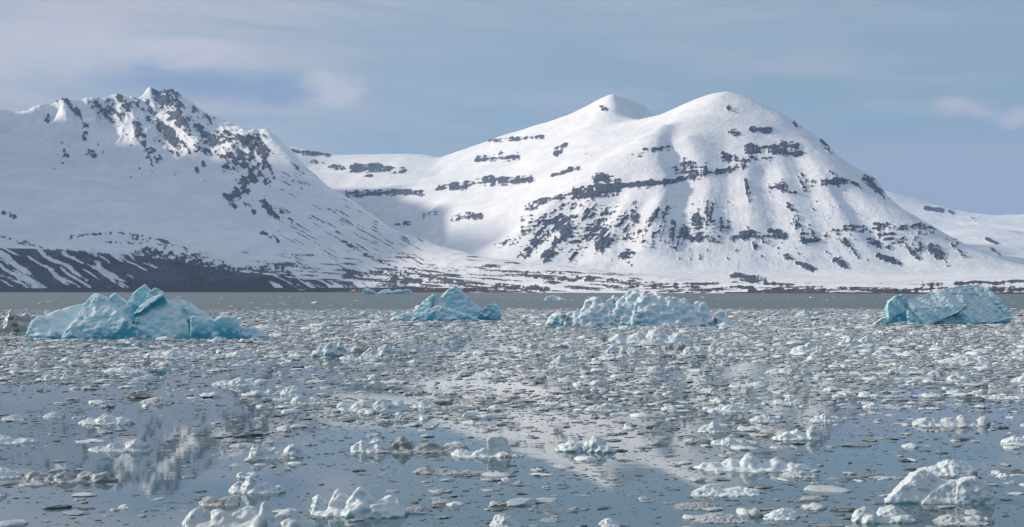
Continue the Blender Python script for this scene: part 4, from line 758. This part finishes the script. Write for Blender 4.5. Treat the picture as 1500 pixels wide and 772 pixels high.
def cover(x, y):
    """share of the water hidden by brash: dense field further out, loose pieces near by, leads of open water"""
    px = 750 + x / y * F
    near = np.interp(px, [0, 250, 420, 700, 950, 1500], [104, 112, 90, 86, 70, 62])
    n = fbm(x / 16, y / 26, 0, 81, 3); n2 = fbm(x / 4, y / 8, 0, 83, 3)
    c = np.interp(px, [0, 350, 800, 1100], [.10, .12, .17, .22]) + 0.74 * sstep(y + 26 * n * np.clip(y / 90, .6, 2), near * 0.78, near * 1.35)
    lead = sstep(fbm(x / 22, y / 60, 0, 87, 3) + 0.3 * n2, 0.30, 0.48)
    c = c * (1 - 0.75 * lead * sstep(y, 300, 90)) + 0.30 * np.clip(n2, -.4, 1)
    edge = 395 + 55 * fbm(x / 40, y / 90, 0, 91, 3) + 30 * fbm(x / 9, 0 * y, 0, 92, 2)
    c = c * (0.02 + 0.98 * sstep(y, edge + 120, edge - 30))
    return np.clip(c, 0.004, 0.95)
def place_scatter():
    rng = np.random.default_rng(17); used = set(); n = 0; tries = 0
    wts = np.array([.30, .22, .16, .18, .12, .02])
    while n < 232 and tries < 20000:
        tries += 1
        u = rng.uniform(); y = 40 * (360 / 40) ** (u ** 0.95); x = rng.uniform(-0.372, 0.372) * y
        if rng.uniform() > cover(np.array([x]), np.array([y]))[0] * 1.15: continue
        s = float(np.exp(rng.normal(0, .38)) * np.interp(y, [40, 80, 150, 360], [.7, .95, 1.6, 2.8]))
        if not free(x, y, s * .5): continue
        k = rng.choice(6, p=wts); c = [p for p in PROTOS if p[1] == k]; pr = c[rng.integers(len(c))][0]
        if pr.name in used:
            o = pr.copy(); link(o)
        else: o = pr; used.add(pr.name)
        o.location = (x, y, 0.0); o.rotation_euler = (0, 0, rng.uniform(0, 6.28)); o.scale = (s, s * rng.uniform(.7, 1.1), s * rng.uniform(.5, 1.0) * np.interp(y, [40, 360], [.95, .7]))
        OCC.append((x, y, s * .5, s * .4)); n += 1
    for p, k in PROTOS:
        if p.name not in used: bpy.data.objects.remove(p)
place_scatter()
def name_floes():
    marks = [('large turquoise iceberg', 'the big turquoise iceberg'), ('pyramid-shaped', 'the pyramid-shaped iceberg'), ('broad white iceberg', 'the knobbly white iceberg'), ('tilted wedge', 'the grooved blue iceberg'), ('pale blue wedge-shaped', 'the wedge-shaped ice block'),
             ('rounded pale blue ice block', 'the three-humped ice block'), ('pale blue tent', 'the tent-shaped ice block'), ('chisel-edged', 'the chisel-edged block'), ('small white ice cone', 'the small ice cone'), ('long smooth blue-white', 'the long round-backed floe'), ('white floe with two knobs', 'the two-knobbed floe'),
             ('two-humped', 'the two-humped block'), ('upright white ice cube', 'the upright ice cube'), ('pointed pair', 'the pair of ice teeth'), ('long white floe with a knobbly', 'the long knobbly floe'), ('translucent peaked', 'the translucent peaked block'), ('white floe rising', 'the floe with a thick knob'), ('row of small white', 'the row of small crests'),
             ('large rubbly', 'the large rubbly floe'), ('large white floe of heaped', 'the floe of heaped boulders'), ('long narrow grey-white', 'the long ice log'), ('white scalloped floe', 'the scalloped floe'), ('brown-streaked', 'the brown-streaked ice chunk'), ('smooth half-sunken', 'the half-sunken pale floe')]
    things = [o for o in SC.objects if 'label' in o]; M = []
    for key, ph in marks:
        o = next(o for o in things if o['label'].startswith(key)); M.append((o.location.x, o.location.y, ph))
    fl = [o for o in things if o.get('group')]
    kinds = {}
    for o in fl: kinds.setdefault(o['label'], []).append(o)
    for lab, os_ in kinds.items():
        if len(os_) < 2: continue
        core = lab.replace(' adrift in the brash field', '').replace(' drifting among the brash ice', '').replace(' standing out of the dense brash', '')
        wd = sorted(o.dimensions.x for o in os_); a, b = wd[len(wd) // 3], wd[2 * len(wd) // 3]
        for o in os_:
            x, y = o.location.x, o.location.y
            m = min(M, key=lambda q: ((q[0] / q[1] - x / y) * 3) ** 2 + (math.log(q[1] / y)) ** 2)
            r = math.log(y / m[1]); side = 'beyond' if r > 0.10 else 'in front of' if r < -0.10 else 'beside'
            sz = 'small' if o.dimensions.x < a else 'large' if o.dimensions.x > b else 'mid-sized'
            o['label'] = f'{sz} {core} {side} {m[2]}'
            o['group'] = 'floes drifting in the brash'
bpy.context.view_layer.update()
name_floes()

# the uncountable small brash: real pieces set out on the water by geometry nodes
def build_brash():
    rng = np.random.default_rng(29); coll = bpy.data.collections.new('brash_pieces')
    for k in range(14):
        flat = [.2, .26, .34, .42, .5, .18, .28, .36, .3, .24, .4, .22, .3, .45][k]
        if k < 9:            # broken shards
            m_ = 16 + k; th = rng.uniform(0, 6.283, m_); rr_ = np.sqrt(rng.uniform(.1, 1, m_)) * .5
            P = np.stack([np.cos(th) * rr_, np.sin(th) * rr_ * rng.uniform(.55, 1), (1 - (rr_ / .55) ** 2) * flat * rng.uniform(.3, 1.1, m_)], 1)
            base = np.stack([np.cos(np.linspace(0, 5.5, 7)) * .48, np.sin(np.linspace(0, 5.5, 7)) * .36, np.full(7, -.05)], 1) * [[rng.uniform(.8, 1), 1, 1]]
            bm = hull_bm([[tuple(p) for p in np.concatenate([P, base])]]); bmesh.ops.bevel(bm, geom=bm.edges[:], offset=.02, segments=1, affect='EDGES')
        else:                # slushy lumps
            bm = bmesh.new(); bmesh.ops.create_icosphere(bm, subdivisions=3, radius=0.5)
            V = np.array([v.co[:] for v in bm.verts], np.float32); nrm = V / 0.5
            V = V * (1 + 0.5 * fbm(*(nrm * 1.3 + k * 7).T, 300 + k, 2) + 0.42 * fbm(*(nrm * 3.4 + k * 3).T, 320 + k, 2))[:, None]
            V[:, 2] = np.sign(V[:, 2]) * np.abs(V[:, 2]) ** 0.8 * flat * 1.5 * (1 + 0.9 * fbm(V[:, 0] * 6, V[:, 1] * 6, 0, 340 + k, 3)); V[:, 2] = np.where(V[:, 2] < 0, V[:, 2] * .4, V[:, 2])
            for v, p in zip(bm.verts, V): v.co = p
            for f in bm.faces: f.smooth = True
        me = bpy.data.meshes.new('brash_piece'); bm.to_mesh(me); bm.free(); me.materials.append(M_BRASH)
        coll.objects.link(bpy.data.objects.new('brash_piece', me))
    xs, ys, ss, tn = [], [], [], []
    def zone(y0, y1, dens, med, sig, pw_, tlo, thi, big=1.4):
        n = int(0.5 * 0.76 * (y1 ** 2 - y0 ** 2) * dens)
        y = np.sqrt(rng.uniform(y0 ** 2, y1 ** 2, n)); x = rng.uniform(-.38, .38, n) * y
        keep = rng.uniform(size=n) < cover(x, y) ** pw_; x, y = x[keep], y[keep]; n = len(x)
        s = np.minimum(med * np.exp(rng.normal(0, sig, n)), med * 4)
        xs.append(x); ys.append(y); ss.append(s); tn.append(np.clip(rng.uniform(tlo, thi, n) + 0.16 * np.log(s / med), 0, 1))
    zone(35, 78, 12.0, .085, .65, .5, .0, .5); zone(35, 84, 4.6, .19, .65, .6, .0, .8); zone(36, 90, 1.3, .44, .6, .8, .15, .95)
    zone(66, 130, 11.0, .16, .7, 1.5, .05, .85); zone(72, 150, 2.4, .40, .65, 1.3, .15, .95)
    zone(120, 240, 3.4, .30, .55, 1.3, .1, .95); zone(130, 240, .7, .75, .45, 1.3, .3, 1.0)
    zone(235, 520, .75, .58, .5, 1.1, .15, .95); zone(235, 480, .10, 1.4, .4, 1.2, .4, 1.0); zone(470, 1500, .0011, 1.5, .5, .0, .5, 1.0)
    x, y, s, t = map(np.concatenate, (xs, ys, ss, tn)); n = len(x)
    keep = np.ones(n, bool)
    for ox, oy, rx, ry in OCC[:60]: keep &= ((x - ox) / rx) ** 2 + ((y - oy) / ry) ** 2 > 0.8
    x, y, s, t = x[keep], y[keep], s[keep], t[keep]; n = len(x)
    me = bpy.data.meshes.new('brash_ice'); me.vertices.add(n); me.vertices.foreach_set('co', np.stack([x, y, rng.uniform(-.01, .01, n)], 1).astype(np.float32).ravel())
    def at(nm, ty, key, v): a = me.attributes.new(nm, ty, 'POINT'); a.data.foreach_set(key, np.ascontiguousarray(v).ravel())
    zs = s * rng.uniform(.45, 1.15, n) * np.interp(t, [0, .3, .7, 1], [.22, .36, .6, .95]) * np.interp(y, [35, 70, 120, 300], [.6, .65, .6, .5])
    at('size', 'FLOAT_VECTOR', 'vector', np.stack([s, s * rng.uniform(.5, 1.0, n), zs], 1).astype(np.float32))
    rot = np.zeros((n, 3), np.float32); rot[:, 2] = rng.uniform(0, 6.28, n); rot[:, 0] = rng.normal(0, .05, n); at('turn', 'FLOAT_VECTOR', 'vector', rot)
    at('pick', 'INT', 'value', rng.integers(0, 14, n).astype(np.int32)); at('tone', 'FLOAT', 'value', t.astype(np.float32))
    o = link(bpy.data.objects.new('brash_ice', me)); tag(o, 'field of small grey and white brash ice pieces covering the fjord', 'brash ice', kind='stuff')
    ng = bpy.data.node_groups.new('set_out_brash', 'GeometryNodeTree'); ng.interface.new_socket('Geometry', in_out='INPUT', socket_type='NodeSocketGeometry'); ng.interface.new_socket('Geometry', in_out='OUTPUT', socket_type='NodeSocketGeometry')
    N = ng.nodes.new; L = ng.links.new; gi, go = N('NodeGroupInput'), N('NodeGroupOutput')
    ip = N('GeometryNodeInstanceOnPoints'); ci = N('GeometryNodeCollectionInfo'); ci.inputs['Collection'].default_value = coll; ci.inputs['Separate Children'].default_value = True; ci.inputs['Reset Children'].default_value = True
    def na(nm, ty): a = N('GeometryNodeInputNamedAttribute'); a.data_type = ty; a.inputs['Name'].default_value = nm; return a.outputs[0]
    L(gi.outputs[0], ip.inputs['Points']); L(ci.outputs[0], ip.inputs['Instance']); ip.inputs['Pick Instance'].default_value = True
    L(na('pick', 'INT'), ip.inputs['Instance Index']); L(na('turn', 'FLOAT_VECTOR'), ip.inputs['Rotation']); L(na('size', 'FLOAT_VECTOR'), ip.inputs['Scale'])
    L(ip.outputs[0], go.inputs[0])
    o.modifiers.new('pieces', 'NODES').node_group = ng
    return n
build_brash()

# ------------------------------------------------------------------ masts on the far shore
M_MAST = mat_plain('grey_galvanised_steel', (0.16, 0.16, 0.17), 0.5)
def bar(bm, a, b, r):
    a, b = Vector(a), Vector(b); q = (b - a).to_track_quat('Z', 'Y'); L_ = (b - a).length
    vs = [bm.verts.new(a + q @ Vector((math.cos(t) * r, math.sin(t) * r, z))) for z in (0, L_) for t in (0, 1.571, 3.142, 4.712)]
    for i in range(4): bm.faces.new((vs[i], vs[(i + 1) % 4], vs[4 + (i + 1) % 4], vs[4 + i]))
    bm.faces.new(vs[3::-1]); bm.faces.new(vs[4:])
def mast(px, py0, py1, d, w, label):
    x, y, z = PX(px, py0, d); h = (py0 - py1) / F * d
    e = link(bpy.data.objects.new('radio_mast', None)); e.location = (x, y, z); tag(e, label, 'mast')
    def part(nm, f):
        bm = bmesh.new(); f(bm); me = bpy.data.meshes.new(nm); bm.to_mesh(me); bm.free(); me.materials.append(M_MAST); o = link(bpy.data.objects.new(nm, me)); o.parent = e
    for sx in (-1, 1):
        for sy in (-1, 1): part('leg', lambda bm: bar(bm, (sx * w, sy * w, -2), (sx * w * .4, sy * w * .4, h * .86), .16))
    def braces(bm):
        n = 9
        for k in range(n):
            a, b = h * .86 * k / n, h * .86 * (k + 1) / n; wa, wb = w * (1 - .6 * k / n), w * (1 - .6 * (k + 1) / n)
            for s1, s2 in (((-1, -1), (1, -1)), ((1, -1), (1, 1)), ((1, 1), (-1, 1)), ((-1, 1), (-1, -1))):
                bar(bm, (s1[0] * wa, s1[1] * wa, a), (s2[0] * wb, s2[1] * wb, b), .07); bar(bm, (s1[0] * wb, s1[1] * wb, b), (s2[0] * wb, s2[1] * wb, b), .07)
    part('lattice_bracing', braces); part('antenna', lambda bm: bar(bm, (0, 0, h * .84), (0, 0, h), .12)); part('platform', lambda bm: bar(bm, (0, 0, h * .85), (0, 0, h * .87), w * .9))
mast(1351.5, 426.5, 410, 2560, 0.8, 'tall lattice radio mast at the water edge behind the fluted iceberg')
mast(1081.5, 405, 382, 3700, 0.9, 'slender lattice mast on the plain by the dark knoll under the massif')

def build_haze():
    bm = bmesh.new(); bmesh.ops.create_cube(bm, size=1.0)
    me = bpy.data.meshes.new('haze'); bm.to_mesh(me); bm.free()
    o = link(bpy.data.objects.new('haze', me)); o.scale = (41000, 41000, 1520); o.location = (0, 0, 760 - 7.5)
    m = bpy.data.materials.new('thin_arctic_haze'); m.use_nodes = True; nt = m.node_tree; nt.nodes.clear()
    out = nt.nodes.new('ShaderNodeOutputMaterial'); v = nt.nodes.new('ShaderNodeVolumePrincipled')
    v.inputs['Color'].default_value = (0.40, 0.62, 1.0, 1); v.inputs['Density'].default_value = HAZE; v.inputs['Anisotropy'].default_value = 0.2
    nt.links.new(v.outputs[0], out.inputs['Volume']); me.materials.append(m)
    tag(o, 'thin bluish arctic air over the whole fjord', 'haze', kind='stuff')
HAZE = 3.3e-5
build_haze()
